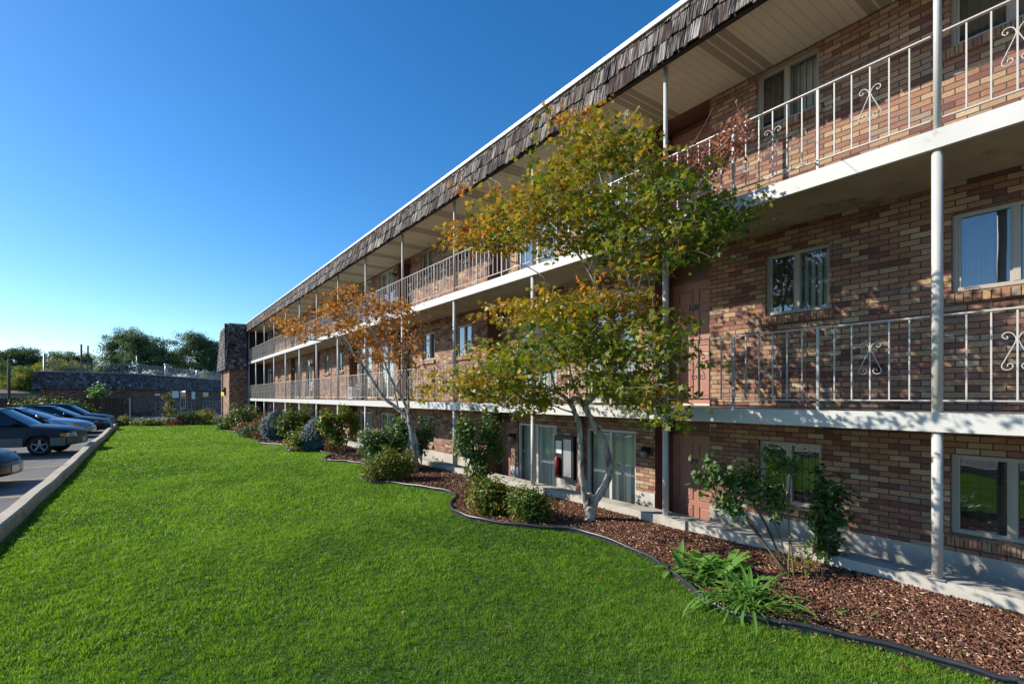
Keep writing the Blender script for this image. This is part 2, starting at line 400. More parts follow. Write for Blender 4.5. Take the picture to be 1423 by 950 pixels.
lawn_poly = [(-1.5,-4,0),(4.6,-4,0)]+[(p.x,p.y,0) for p in edge_s]+[(p.x,p.y,0) for p in far_edge]+[(-1.5, far_edge[-1].y+.1,0)]
b = MB(); b.add(lawn_poly, [tuple(range(len(lawn_poly)))]); tag(b.build('lawn_ground', M['soil']), kind='structure')
bed = [(6.06,-4,.004),(4.6,-4,.004)][::1]
bed_poly = [(4.6,-4,.006)]+[(p.x,p.y,.006) for p in edge_s]+[(p.x,p.y,.006) for p in far_edge]+[(-1.4,far_edge[-1].y+.2,.006),(-1.2,43.2,.006),(4.7,43.2,.006),(4.7,41.0,.006),(6.06,41.0,.006),(6.06,-4,.006)]
b = MB(); b.add(bed_poly[::-1], [tuple(range(len(bed_poly)))]); bo = b.build('bed_soil', M['mulch_bed']); tag(bo, kind='structure')
# black plastic edging: rounded bead on a thin strip
eb = MB()
pts = [p+Vector((0,0,.062+.008*math.sin(i*.35)+.006*math.sin(i*1.3))) for i, p in enumerate(edge_s[2:])]
eb.tube(pts, .020, 8); 
for i in range(len(pts)-1):
    a, c = pts[i], pts[i+1]; d = (c-a).normalized(); nn = Vector((-d.y, d.x, 0))*.004
    for s in (-1, 1):
        eb.quad(a+nn*s, c+nn*s, Vector((c.x,c.y,-.03))+nn*s, Vector((a.x,a.y,-.03))+nn*s)
tag(eb.build('lawn_edging', M['plastic_edge'], smooth=True), 'black plastic edging winding between the lawn and the mulch bed', 'edging')

# grass ---------------------------------------------------------------
poly = np.array([(p[0], p[1]) for p in lawn_poly])
def inside(x, y, poly):
    c = np.zeros(len(x), bool); n = len(poly); j = n-1
    for i in range(n):
        xi, yi = poly[i]; xj, yj = poly[j]
        m_ = ((yi > y) != (yj > y)) & (x < (xj-xi)*(y-yi)/((yj-yi)+1e-12)+xi)
        c ^= m_; j = i
    return c
def lown(x, y, s, ph=0):
    return (np.sin(x*s+1.3+ph)*np.cos(y*s*1.13+.4+ph)+np.sin((x+y)*s*.71+2+ph)+np.cos((x*1.7-y)*s*.53+ph)+np.sin((x*2.9+y*2.3)*s*.9+ph*2))/4
HT_ = np.random.default_rng(99).random((256,256))
def vnoise(x, y, sc):
    u, v = x*sc+500.3, y*sc+500.7; i, j = np.floor(u).astype(int), np.floor(v).astype(int); a, b_ = u-i, v-j
    a, b_ = a*a*(3-2*a), b_*b_*(3-2*b_); H_ = lambda p, q: HT_[p % 256, q % 256]
    return (H_(i,j)*(1-a)+H_(i+1,j)*a)*(1-b_)+(H_(i,j+1)*(1-a)+H_(i+1,j+1)*a)*b_-.5
def grass():
    V = []; F = []; T = []; base = 0
    for (y0, y1, dens, h0, w) in ((.6,4.5,13000,.027,.0026),(4.5,8,8000,.030,.0038),(8,14,3800,.034,.006),(14,24,1600,.036,.010),(24,42.5,800,.04,.018)):
        x0 = -1.45
        n = int(dens*(y1-y0)*7.0)
        x = rng.uniform(x0, 5.6, n); y = rng.uniform(y0, y1, n)
        ok = inside(x, y, poly)
        # keep only what the wide view from around the camera can see
        zz = x*ST+y*CT; ok &= (zz > 1.6)
        x = x[ok]; y = y[ok]; n = len(x)
        r1 = x*.8+y*.6; r2 = y*.8-x*.6; lo = 1.3*vnoise(r1, r2, .9)+1.0*vnoise(r2, x, 2.7)+.7*vnoise(r1, y, 6.5)
        h = h0*(1+.28*lo+.6*vnoise(r1,r2,14)+.4*vnoise(r2,x,33))*rng.uniform(.55, 1.25, n)
        a = rng.uniform(0, 2*np.pi, n); dx, dy = np.cos(a), np.sin(a)
        la = rng.uniform(0, 2*np.pi, n); lean = h*rng.uniform(.15, 1.0, n); lx = np.cos(la)*lean+h*.15; ly = np.sin(la)*lean
        ww = w*rng.uniform(.6, 1.2, n)
        v = np.zeros((n, 5, 3))
        v[:,0] = np.stack([x-dx*ww, y-dy*ww, np.zeros(n)-.004], 1); v[:,1] = np.stack([x+dx*ww, y+dy*ww, np.zeros(n)-.004], 1)
        v[:,2] = np.stack([x+dx*ww*.8+lx*.35, y+dy*ww*.8+ly*.35, h*.6], 1); v[:,3] = np.stack([x-dx*ww*.8+lx*.35, y-dy*ww*.8+ly*.35, h*.6], 1)
        v[:,4] = np.stack([x+lx, y+ly, h*np.maximum(.75, 1)], 1)
        f = np.array([[0,1,2],[0,2,3],[3,2,4]])[None]+(base+np.arange(n)*5)[:,None,None]
        cl = vnoise(r1,r2,14)+.8*vnoise(r2,x,33); t = np.clip(.44+.20*lo+.16*vnoise(r2,r1,.35)+.30*cl+rng.normal(0,.15,n), 0, .88)
        dry = rng.random(n) < .02+.5*np.clip(vnoise(r2,r1,3.1)-.30,0,1); t[dry] = rng.uniform(.9, 1, dry.sum())
        V.append(v.reshape(-1,3)); F.append(f.reshape(-1,3)); T.append(np.repeat(t, 5)); base += n*5
    V = np.concatenate(V); F = np.concatenate(F); T = np.concatenate(T)
    print('grass blades', len(V)//5)
    o = npmesh('lawn_grass', V, F, M['grass'], T)
    tag(o, 'mown green lawn between the parking kerb and the mulch bed', 'grass', kind='stuff')
grass()

# mulch chips -----------------------------------------------------------
def chips():
    V = []; F = []; T = []; base = 0
    bp = np.array([(p[0], p[1]) for p in bed_poly])
    for (y0, y1, dens, L) in ((0,7,3600,.021),(7,14,900,.032),(14,43,160,.08)):
        n = int(dens*(y1-y0)*5)
        x = rng.uniform(1.2 if y0 > 10 else 3.2, 6.05, n); y = rng.uniform(y0, y1, n)
        if y1 > 40:
            n2 = 5000; x = np.concatenate([x, rng.uniform(-1.4, 4, n2)]); y = np.concatenate([y, rng.uniform(39.5, 43.2, n2)])
        ok = inside(x, y, bp); x, y = x[ok], y[ok]; n = len(x)
        l = L*rng.gamma(3, .33, n)*.9+.006; w = l*rng.uniform(.12,.4,n)*.9; hi0 = rng.random(n) < .04; l[hi0] *= 2.2; hgt = .003+.003*rng.random(n)
        a = rng.uniform(0, 2*np.pi, n); pit = rng.normal(0, .28, n); rol = rng.normal(0,.4,n)
        ca, sa, cp, sp, cr, sr = np.cos(a), np.sin(a), np.cos(pit), np.sin(pit), np.cos(rol), np.sin(rol)
        ax = np.stack([ca*cp, sa*cp, sp], 1); side = np.stack([-sa*cr, ca*cr, sr], 1); up = np.cross(ax, side)
        zc = .012+rng.random(n)*.022
        c = np.stack([x, y, zc+.02*np.clip(lown(x,y,3)+.3,0,1)], 1)
        v = np.zeros((n, 8, 3)); k = 0
        for s3 in (-1, 1):
            for (s1, s2) in ((-1,-1),(1,-1),(1,1),(-1,1)):
                v[:,k] = c+ax*(l/2*s1)[:,None]+side*(w/2*s2*(1 if s1 < 0 else .6))[:,None]+up*(hgt*s3)[:,None]; k += 1
        q = np.array([[4,5,6,7],[0,1,5,4],[1,2,6,5],[2,3,7,6],[3,0,4,7]])[None]+(base+np.arange(n)*8)[:,None,None]
        t = np.clip(rng.beta(1.6,3.2,n), 0, 1); hi = rng.random(n) < .07; t[hi] = 1; l[hi] *= 1.6
        V.append(v.reshape(-1,3)); F.append(q.reshape(-1,4)); T.append(np.repeat(t,8)); base += n*8
    m = mat('bark_chip', rough=.85, spec=.25); t_ = NT(m); at = t_.n('ShaderNodeAttribute', attribute_name='tone')
    t_.color(t_.ramp(at.outputs['Fac'], [(0,(.05,.022,.014)),(.3,(.13,.055,.032)),(.6,(.24,.11,.065)),(.85,(.34,.18,.11)),(1,(.52,.36,.24))]))
    o = npmesh('bark_mulch', np.concatenate(V), np.concatenate(F), m, np.concatenate(T))
    tag(o, 'red brown bark chip mulch covering the planting bed', 'mulch', kind='stuff')
chips()

#@@BUILDING
# ------------------------------------------------------------------ the long apartment building
FX, WX = 5.906, 7.16
Z1, Z2, ZS = 1.693, 4.315, 6.52       # walkway levels and soffit
Z0 = -.93
B = empty('apartment_building', (WX, 20, Z0))
tag(B, 'long three storey brick apartment block with open walkways and white posts', 'building')
def pb(mb, name, mats, smooth=False, par=None):   # build at world coordinates under the building
    o = mb.build(name, mats, None, smooth); o.parent = par or B
    if not par: o.matrix_parent_inverse = Matrix.Translation(-Vector(B.location))
    return o
def sub(mb, name, mats, par, smooth=False):
    o = mb.build(name, mats, None, smooth); o.parent = par; return o
CEN = [7.8+11.1*n for n in range(-1, 4)]
opens = []  # kind, y0, y1, z0, z1, floor
for C in CEN:
    for fl, zf in ((0, Z0), (1, Z1), (2, Z2)):
        wz = {0:(.35,1.21), 1:(2.99,3.84), 2:(5.68,6.47)}[fl]
        sh = {0:0, 1:-.10, 2:0.03}[fl]
        opens.append(('win', C-4.82+sh, C-3.98+sh, *wz, fl)); opens.append(('win', C+(4.03 if C > 0 else 3.97)+sh*.3, C+(4.88 if C > 0 else 4.97)+sh*.1, *wz, fl))
        top = {0:1.52, 1:4.14, 2:ZS}[fl]
        opens.append(('door', C-3.20, C-2.15, zf, top, fl)); opens.append(('door', C+2.15, C+3.20, zf, top, fl))
        sz = {0:(Z0+.08,1.21), 1:(Z1+.08,3.84), 2:(Z2+.08,6.47)}[fl]
        opens.append(('slider', C-1.72, C-.44, *sz, fl)); opens.append(('slider', C+.46, C+1.87, *sz, fl))
Y0B, Y1B = -3.4, 41.05
opens = [o for o in opens if o[1] > Y0B+.2 and o[2] < Y1B-.1]
def wallgrid(mb, X, y0, y1, z0, z1, ops, dep):
    ys = sorted(set([y0, y1]+[v for o in ops for v in (o[1], o[2]) if y0 < v < y1]))
    zs = sorted(set([z0, z1]+[v for o in ops for v in (o[3], o[4]) if z0 < v < z1]))
    for i in range(len(ys)-1):
        for j in range(len(zs)-1):
            yc, zc = (ys[i]+ys[i+1])/2, (zs[j]+zs[j+1])/2
            if any(o[1] < yc < o[2] and o[3] < zc < o[4] for o in ops): continue
            mb.quad((X,ys[i],zs[j]),(X,ys[i],zs[j+1]),(X,ys[i+1],zs[j+1]),(X,ys[i+1],zs[j]))
    for o in ops:
        a, b_ = max(o[3], z0), min(o[4], z1)
        if b_ <= a: continue
        d = dep[o[0]]
        if o[0] == 'door' : continue
        mb.quad((X,o[1],a),(X+d,o[1],a),(X+d,o[1],b_),(X,o[1],b_)); mb.quad((X,o[2],a),(X,o[2],b_),(X+d,o[2],b_),(X+d,o[2],a))
        if o[4] < z1: mb.quad((X,o[1],o[4]),(X+d,o[1],o[4]),(X+d,o[2],o[4]),(X,o[2],o[4]))
        if o[3] > z0: mb.quad((X,o[1],o[3]),(X,o[2],o[3]),(X+d,o[2],o[3]),(X+d,o[1],o[3]))
DEP = {'win': .12, 'slider': .12, 'door': .46}
b = MB(); wallgrid(b, WX, Y0B, Y1B, .15, ZS, opens, DEP); b.box((WX+.001, Y0B, .15), (WX+10, Y0B+.02, ZS)); pb(b, 'wall', M['brick'])
b = MB(); wallgrid(b, WX-.012, Y0B, Y1B, Z0, .15, opens, DEP); 
cuts = sorted([(o[1], o[2]) for o in opens if o[5] == 0 and o[3] < .15 and o[4] > .15]); yc_ = Y0B
for (a_, c_) in cuts+[(Y1B, Y1B)]:
    if a_ > yc_: b.quad((WX-.012,yc_,.15),(WX+.02,yc_,.15),(WX+.02,a_,.15),(WX-.012,a_,.15))
    yc_ = c_
pb(b, 'foundation', M['concrete'])
# dark rooms behind the glass
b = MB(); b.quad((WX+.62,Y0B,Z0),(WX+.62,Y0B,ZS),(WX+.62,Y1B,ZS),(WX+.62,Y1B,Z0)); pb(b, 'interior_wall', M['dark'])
# sunken ground floor walk and the two raised walkways
b = MB(); b.box((6.3, Y0B, Z0-.1), (WX+.6, Y1B, Z0)); pb(b, 'lower_walkway', M['walk'])
for zt in (Z1, Z2):
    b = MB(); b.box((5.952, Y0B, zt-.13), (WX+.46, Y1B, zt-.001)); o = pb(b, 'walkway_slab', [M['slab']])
    b = MB(); b.box((FX, Y0B, zt-.175), (5.951, Y1B, zt+.002)); pb(b, 'fascia', M['white'])
b = MB(); b.box((5.80, Y0B, ZS), (WX+.02, Y1B, ZS+.03)); pb(b, 'soffit', M['soffit'])
b = MB(); b.box((5.90, Y0B, ZS+.031), (17, 45.8, 7.09)); pb(b, 'flat_roof', M['dark'])  # unseen roof slab, added to block the sky light
b = MB()
yy = Y0B
while yy < Y1B: 
    y2 = min(yy+3.05, Y1B); b.box((5.815, yy, 7.105), (5.93, y2-.004, 7.175)); yy = y2
pb(b, 'roof_trim', M['white'])
# cedar shakes of the mansard
def shakes(mb, origin, du, dv, dn, ulen, courses, wmin=.09, wmax=.24, jit=.02):
    """courses: list of (v_top, v_bottom) distances measured down the slope dv"""
    for ci, (vt, vb, lift) in enumerate(courses):
        u = 0
        while u < ulen:
            w = random.uniform(wmin, wmax); w = min(w, ulen-u+.02)
            top = vt; bot = vb+random.uniform(-jit, jit)
            l0 = random.uniform(0, .006); l1 = lift+random.uniform(0, .026); sk = random.uniform(-.006,.006)
            a = origin+du*(u+.003)+dv*top+dn*l0; b_ = origin+du*(u+w-.003)+dv*top+dn*l0
            c = origin+du*(u+w-.003+sk)+dv*bot+dn*(l1+random.uniform(0,.010)); d = origin+du*(u+.003+sk)+dv*bot+dn*(l1+random.uniform(0,.010))
            th = dn*.016
            mid1 = (b_+c)/2+dn*random.uniform(-.005,.005); mid2 = (a+d)/2+dn*random.uniform(-.005,.005)
            mb.add([a,b_,mid1,c,d,mid2,a-th,b_-th,mid1-th,c-th,d-th,mid2-th],
                   [(0,5,2,1),(5,4,3,2),(4,10,9,3),(0,6,11,5),(5,11,10,4),(1,2,8,7),(2,3,9,8)])
            u += w
def vec(*a): return Vector(a)
b = MB()
bot = vec(5.775, Y0B, 6.46); top_ = vec(5.865, Y0B, 7.12); dv = (bot-top_); SL = dv.length; dv.normalize(); dn = vec(-dv.z*-1, 0, 0); dn = vec(dv.z, 0, -dv.x); dn = dn if dn.x < 0 else -dn
shakes(b, top_, vec(0,1,0), dv, dn, Y1B-Y0B, [(0,.10,.004),(.03,.37,.014),(.31,SL+.015,.024)], .06, .17, jit=.026)
o = pb(b, 'mansard_roof', M['shake'])
b = MB(); b.quad(top_+vec(.03,0,0), bot+vec(.03,0,.02), bot+vec(.03,Y1B-Y0B,.02), top_+vec(.03,Y1B-Y0B,0)); b.box((5.80,Y0B,6.47),(5.88,Y1B,6.519)); pb(b, 'mansard_backing', M['dark'])

# windows
def build_window(y0, y1, z0, z1, style):
    w = MB(); t = .045; X = WX+.05; ym = (y0+y1)/2
    w.box((X,y0,z0),(X+.06,y0+t,z1)); w.box((X,y1-t,z0),(X+.06,y1,z1)); w.box((X,y0+t,z0),(X+.06,y1-t,z0+t)); w.box((X,y0+t,z1-t),(X+.06,y1-t,z1))
    w.box((X-.006,ym-.028,z0+t),(X+.05,ym+.028,z1-t)); w.box((X+.012,ym+.028,z0+t),(X+.045,ym+.055,z1-t)); w.box((X+.012,y1-t-.025,z0+t),(X+.045,y1-t,z1-t))
    f = pb(w, 'window', M['frame'])
    g_ = MB(); g_.quad((X+.035,y0+t,z0+t),(X+.035,y0+t,z1-t),(X+.035,ym-.028,z1-t),(X+.035,ym-.028,z0+t)); g_.quad((X+.022,ym+.055,z0+t),(X+.022,ym+.055,z1-t),(X+.022,y1-t-.025,z1-t),(X+.022,y1-t-.025,z0+t))
    sub(g_, 'pane', M['glass'], f)
    c = MB(); n = 10
    for i in range(n):
        a, d = y0+(y1-y0)*i/n, y0+(y1-y0)*(i+1)/n
        c.quad((X+.16,a,z0),(X+.16,a,z1),(X+.19,d,z1),(X+.19,d,z0))
    sub(c, 'curtain', M['curtain'] if style else M['curtain_grey'], f)
    c = MB(); c.quad((X+.028,ym+.056,z0+t),(X+.028,ym+.056,z1-t),(X+.028,y1-t-.026,z1-t),(X+.028,y1-t-.026,z0+t)); sub(c, 'insect_screen', M['screen'], f)
    for ch in f.children: pass
    s = MB(); n = int(round((y1-y0+.1)/.0735)); 
    for i in range(n):
        a = y0-.05+i*.0735; j = random.uniform(-.004,.004)
        s.add([(WX-.055+j,a+.004,z0-.125),(WX+.06,a+.004,z0-.125),(WX+.06,a+.070,z0-.125),(WX-.055+j,a+.070,z0-.125),(WX-.055+j,a+.004,z0-.035),(WX+.06,a+.004,z0-.006),(WX+.06,a+.070,z0-.006),(WX-.055+j,a+.070,z0-.035)],
              [(0,3,2,1),(4,5,6,7),(0,1,5,4),(1,2,6,5),(2,3,7,6),(3,0,4,7)])
    s.box((WX-.045,y0-.045,z0-.12),(WX+.05,y0-.05+n*.0735,z0-.045))
    sub(s, 'sill', M['sill'], f)
    return f
def build_slider(y0, y1, z0, z1, style):
    w = MB(); t = .05; X = WX+.04; ym = (y0+y1)/2
    w.box((X,y0,z0),(X+.07,y0+t,z1)); w.box((X,y1-t,z0),(X+.07,y1,z1)); w.box((X,y0+t,z0),(X+.07,y1-t,z0+t)); w.box((X,y0+t,z1-t),(X+.07,y1-t,z1))
    w.box((X-.006,ym-.03,z0+t),(X+.05,ym+.03,z1-t))
    f = pb(w, 'sliding_door', M['vinyl_white'])
    g_ = MB(); g_.quad((X+.04,y0+t,z0+t),(X+.04,y0+t,z1-t),(X+.04,ym-.03,z1-t),(X+.04,ym-.03,z0+t)); g_.quad((X+.025,ym+.03,z0+t),(X+.025,ym+.03,z1-t),(X+.025,y1-t,z1-t),(X+.025,y1-t,z0+t))
    sub(g_, 'pane', M['glass'], f)
    c = MB(); n = int((y1-y0)/.07)
    for i in range(n):
        a, d = y0+(y1-y0)*i/n, y0+(y1-y0)*(i+1)/n; o_ = .03 if i % 2 else 0
        c.quad((X+.15+o_,a,z0),(X+.15+o_,a,z1),(X+.18-o_,d,z1),(X+.18-o_,d,z0))
    sub(c, 'curtain', M['curtain'], f); return f
numtext = {}
def text_mesh(s, size, mtl, name, shear=0, depth=.004):
    cu = bpy.data.curves.new(name, 'FONT'); cu.body = s; cu.size = size; cu.extrude = depth; cu.align_x = 'CENTER'; cu.align_y = 'CENTER'; cu.shear = shear; cu.offset = 0
    to = bpy.data.objects.new(name, cu); col.objects.link(to)
    dg = bpy.context.evaluated_depsgraph_get(); dg.update(); me = bpy.data.meshes.new_from_object(to.evaluated_get(dg)); 
    bpy.data.objects.remove(to); me.materials.clear(); me.materials.append(mtl)
    o = bpy.data.objects.new(name, me); col.objects.link(o); return o
def build_door(y0, y1, z0, z1, fl, num=None):
    X = WX+.46
    w = MB()   # brown lined recess
    w.quad((WX-.002,y0,z0),(X,y0,z0),(X,y0,z1),(WX-.002,y0,z1)); w.quad((WX-.002,y1,z0),(WX-.002,y1,z1),(X,y1,z1),(X,y1,z0))
    w.quad((X,y0,z0),(X,y0,z1),(X,y1,z1),(X,y1,z0)); w.quad((WX,y0,z1-.001),(X,y0,z1-.001),(X,y1,z1-.001),(WX,y1,z1-.001))
    w.box((X-.05,y0,z0),(X-.002,y0+.06,z0+2.14)); w.box((X-.05,y1-.06,z0),(X-.002,y1,z0+2.14)); w.box((X-.05,y0,z0+2.10),(X-.001,y1,z0+2.18))
    f = pb(w, 'door', M['brown'])
    d = MB(); a, c = y0+.062, y1-.062; Xd = X-.045; d.box((Xd,a,z0+.02),(Xd+.03,c,z0+2.10))
    wd = c-a
    for (u0, u1) in ((.13,.44),(.56,.87)):
        for (v0, v1) in ((.12,.92),(1.02,1.62),(1.72,1.98)):
            p0, p1, q0, q1 = a+u0*wd, a+u1*wd, z0+v0, z0+v1; r_ = .018
            # raised moulding ring and field
            for (aa, bb, cc, dd) in ((p0,p1,q0,q0+r_),(p0,p1,q1-r_,q1),(p0,p0+r_,q0+r_,q1-r_),(p1-r_,p1,q0+r_,q1-r_)):
                d.box((Xd-.014,aa,cc),(Xd-.0005,bb,dd))
            d.add([(Xd-.001,p0+r_+.01,q0+r_+.01),(Xd-.001,p1-r_-.01,q0+r_+.01),(Xd-.001,p1-r_-.01,q1-r_-.01),(Xd-.001,p0+r_+.01,q1-r_-.01),
                   (Xd-.007,p0+r_+.04,q0+r_+.04),(Xd-.007,p1-r_-.04,q0+r_+.04),(Xd-.007,p1-r_-.04,q1-r_-.04),(Xd-.007,p0+r_+.04,q1-r_-.04)],
                  [(4,7,6,5),(0,4,5,1),(1,5,6,2),(2,6,7,3),(3,7,4,0)])
    sub(d, 'door_leaf', M['door'], f)
    k = MB(); ky = a+.07; k.tube([(Xd,ky,z0+.98),(Xd-.034,ky,z0+.98),(Xd-.036,ky,z0+.98),(Xd-.05,ky,z0+.98),(Xd-.07,ky,z0+.98)], [.02,.012,.018,.03,.014], 12)
    sub(k, 'door_knob', M['brass'], f, True); k = MB(); k.tube([(Xd,ky,z0+1.12),(Xd-.02,ky,z0+1.12)], [.022,.018], 12); sub(k, 'deadbolt', M['brass'], f, True)
    th = MB(); th.box((X-.12,y0+.061,z0),(X-.051,y1-.061,z0+.03)); sub(th, 'threshold', M['vinyl_white'], f)
    if num:
        tm = text_mesh(num, .155, M['number'], 'door_number', .25)
        tm.data.transform(Matrix(((0,0,-1,Xd-.012),(-1,0,0,(a+c)/2+.05),(0,1,0,z0+1.655),(0,0,0,1)))); tm.parent = f
    return f
fidx = 0
for (k_, y0, y1, z0, z1, fl) in opens:
    if k_ == 'win': build_window(y0, y1, z0, z1, (fidx % 3) != 0); fidx += 1
    elif k_ == 'slider': build_slider(y0, y1, z0, z1, True)
    else:
        num = None
        if abs(y0-4.6) < .05: num = {0:'99', 1:'108', 2:None}[fl]
        build_door(y0, y1, z0, z1, fl, num)
# posts: 10 ft apart
PX = 5.978
def post(y, z0, z1, r_, plate=True):
    b = MB(); b.tube([(PX,y,z0),(PX,y,z1)], r_, 16)
    if plate: b.box((PX-.07,y-.07,z0),(PX+.07,y+.07,z0+.008))
    o = pb(b, 'post', M['post'], True)
    for p in o.data.polygons:
        if abs(p.normal.z) > .9 or len(p.vertices) == 4 and p.area < .02 and abs(p.normal.z) > .5: p.use_smooth = False
for k in range(-1, 14):
    y = 1.486+3.048*k
    if k == 13: y = 41.0
    post(y, .15, Z1-.13, .044); post(y, Z1, Z2-.13, .044, False); post(y, Z2, ZS, .031, False)
# railings, one per bay and level; near ones in full detail
def spiral(mb, cx, cz, r0, r1, a0, turns, s, X, rad=.005, n=14):
    pts = []
    for i in range(n+1):
        t = i/n; a = a0+turns*2*math.pi*t; r_ = r0+(r1-r0)*t
        pts.append((X, cx+s*r_*math.cos(a), cz+r_*math.sin(a)))
    return pts
def scroll_mb(mb, y, zc, X, flip=1, seg=1, n=5):
    # a pair of lyre curves: small outward curl at the top, waist near the bar, wide inward curl at the foot
    for s in (-1, 1):
        ctrl = [(.052,.098),(.040,.108),(.030,.122),(.045,.142),(.068,.150),(.095,.140),(.103,.118),(.092,.100)] # top curl
        top = [(.066,.118),(.058,.104),(.072,.096),(.090,.108),(.092,.132),(.072,.150),(.044,.148),(.022,.128),(.007,.088)]
        body = [(.020,.045),(.040,.0),(.060,-.045),(.080,-.092),(.096,-.125),(.094,-.155),(.070,-.170),(.042,-.164),(.026,-.140),(.040,-.118),(.060,-.124),(.060,-.142)]
        pts = [Vector((X, y+s*u, zc+flip*v)) for u, v in (top+body)]
        mb.tube(smooth(pts, seg), .005, n)
RX = 5.966
def railing(ya, yb, z0, detail, flipi):
    zt = z0+.91; zb = z0+.12
    def P_(): return MB()
    tr = MB(); tr.box((RX-.019,ya,zt-.013),(RX+.019,yb,zt))
    thirds = [ya+(yb-ya)*i/3 for i in range(4)]
    if detail:
        root = pb(tr, 'railing', M['rail'])
        b_ = MB(); b_.box((RX-.013,ya,zb-.012),(RX+.013,yb,zb)); sub(b_, 'bottom_rail', M['rail'], root)
    else:
        tr.box((RX-.013,ya,zb-.012),(RX+.013,yb,zb)); root = None
    for i in range(3):
        a, c = thirds[i], thirds[i+1]
        if i > 0:
            q = MB() if detail else tr; q.box((RX-.013,a-.013,z0),(RX+.013,a+.013,zt-.014))
            if detail: sub(q, 'newel', M['rail'], root)
        for j in range(1, 6):
            yb_ = a+(c-a)*j/6; q = MB() if detail else tr; q.box((RX-.0065,yb_-.0065,zb+.001),(RX+.0065,yb_+.0065,zt-.014))
            if detail: sub(q, 'baluster', M['rail'], root)
        q = MB() if detail else tr
        near = ya < 12
        scroll_mb(q, (a+c)/2, z0+.55 if not (flipi) else z0+.53, RX, 1, 3 if near else 1, 6 if near else 4)
        if detail: sub(q, 'scroll', M['rail'], root, True)
    if not detail: pb(tr, 'railing', M['rail'])
for z0 in (Z1, Z2):
    for k in range(-2, 13):
        ya = 1.486+3.048*k+.045; yb = ya+3.048-.09
        if k == -2: ya = Y0B
        if k == 12: yb = 40.95
        railing(ya, yb, z0, k in (-1, 0, 1), z0 == Z2)
# wall lamps
def wall_lamp(y, z):
    b = MB(); b.box((WX-.02,y-.05,z-.06),(WX-.001,y+.05,z+.06)); b.tube([(WX-.02,y,z+.02),(WX-.09,y,z+.05),(WX-.12,y,z+.03)], .012, 8)
    b.tube([(WX-.12,y,z+.07),(WX-.12,y,z+.03),(WX-.12,y,z-.005)], [.02,.055,.075], 14)
    o = pb(b, 'wall_lamp', M['black'], True)
    g_ = MB(); g_.tube([(WX-.12,y,z-.006),(WX-.12,y,z-.05),(WX-.12,y,z-.10),(WX-.12,y,z-.12)], [.06,.066,.05,.02], 14); sub(g_, 'lamp_glass', M['lampglass'], o, True)
for C in CEN:
    for zf in (Z0, Z1, Z2):
        for s in (-1, 1):
            y = C+s*1.99
            if Y0B < y < Y1B-.5 : wall_lamp(C+s*2.0, zf+1.82)
# meter cabinet with a fire extinguisher between the ground floor sliding doors
b = MB(); b.box((WX-.20,7.52,.14),(WX-.001,8.1,1.02)); cb = pb(b, 'cabinet', M['black'])
b = MB(); b.box((WX-.212,7.57,.2),(WX-.201,7.80,.96)); sub(b, 'cabinet_door', M['steel'], cb)
b = MB(); b.tube([(WX-.25,7.96,.2),(WX-.25,7.96,.56),(WX-.25,7.96,.60)], [.045,.045,.015], 12); sub(b, 'extinguisher', M['red'], cb, True)
b = MB(); b.box((WX-.216,7.86,.66),(WX-.203,8.04,.92)); sub(b, 'notice', M['paper'], cb)
b = MB(); b.box((WX-.14,7.40,Z0),(WX-.001,7.50,1.5)); pb(b, 'pipe_chase', M['brown'])
# hose tap on the wall
b = MB(); b.tube([(WX,2.33,2.17),(WX-.07,2.33,2.17),(WX-.10,2.33,2.13)], .014, 8); b.tube([(WX-.06,2.33,2.17),(WX-.06,2.33,2.22)], .008, 6); b.tube([(WX-.06,2.29,2.22),(WX-.06,2.37,2.22)], .012, 6); pb(b, 'hose_tap', M['black'])
# end tower -----------------------------------------------------------
TX, TY0, TY1 = 4.717, 41.1, 45.9
b = MB()
b.quad((TX,TY0,-.12),(TX,TY0,4.2),(TX,TY1,4.2),(TX,TY1,-.12)); b.quad((TX,TY0,-.12),(5.93,TY0,-.12),(5.93,TY0,7),(TX,TY0,7)); b.quad((TX,TY1,-.12),(TX,TY1,4.2),(14,TY1,4.2),(14,TY1,-.12))
pb(b, 'tower_wall', M['brick'])
b = MB(); b.box((5.931,TY0-.02,Z0),(14,TY0+.1,ZS)); pb(b, 'passage_shade', M['dark'])  # near-black panel: shade of the open passage painted as colour
tower_top, tower_bot = 7.02, 3.74
b = MB()
ch = tower_top-tower_bot; NC = 12
ov = .24
p_top = vec(TX-.02, TY0-.02, tower_top)
dvx = vec(-ov,0,-ch); sl = dvx.length; dvx = dvx/sl; dnx = vec(-ch,0,ov).normalized()
cs = [(max(0,sl*i/NC-.08), sl*(i+1)/NC, .02) for i in range(NC)]
shakes(b, vec(TX-.02,TY0-.3,tower_top), vec(0,1,0), dvx, dnx, TY1-TY0+.6, cs, .12, .28, .03)
dvy = vec(0,-ov*.6,-ch); s2 = dvy.length; dvy = dvy/s2; dny = vec(0,-ch,ov*.6).normalized()
cs = [(max(0,s2*i/NC-.08), s2*(i+1)/NC, .02) for i in range(NC)]
shakes(b, vec(TX-.3,TY0-.02,tower_top), vec(1,0,0), dvy, dny, 5.8-TX+.3, cs, .12, .28, .03)
pb(b, 'tower_shakes', M['shake_far'])
b = MB(); b.box((TX-.04,TY0-.04,tower_top),(9,TY1+.05,tower_top+.06)); pb(b, 'tower_coping', M['white'])
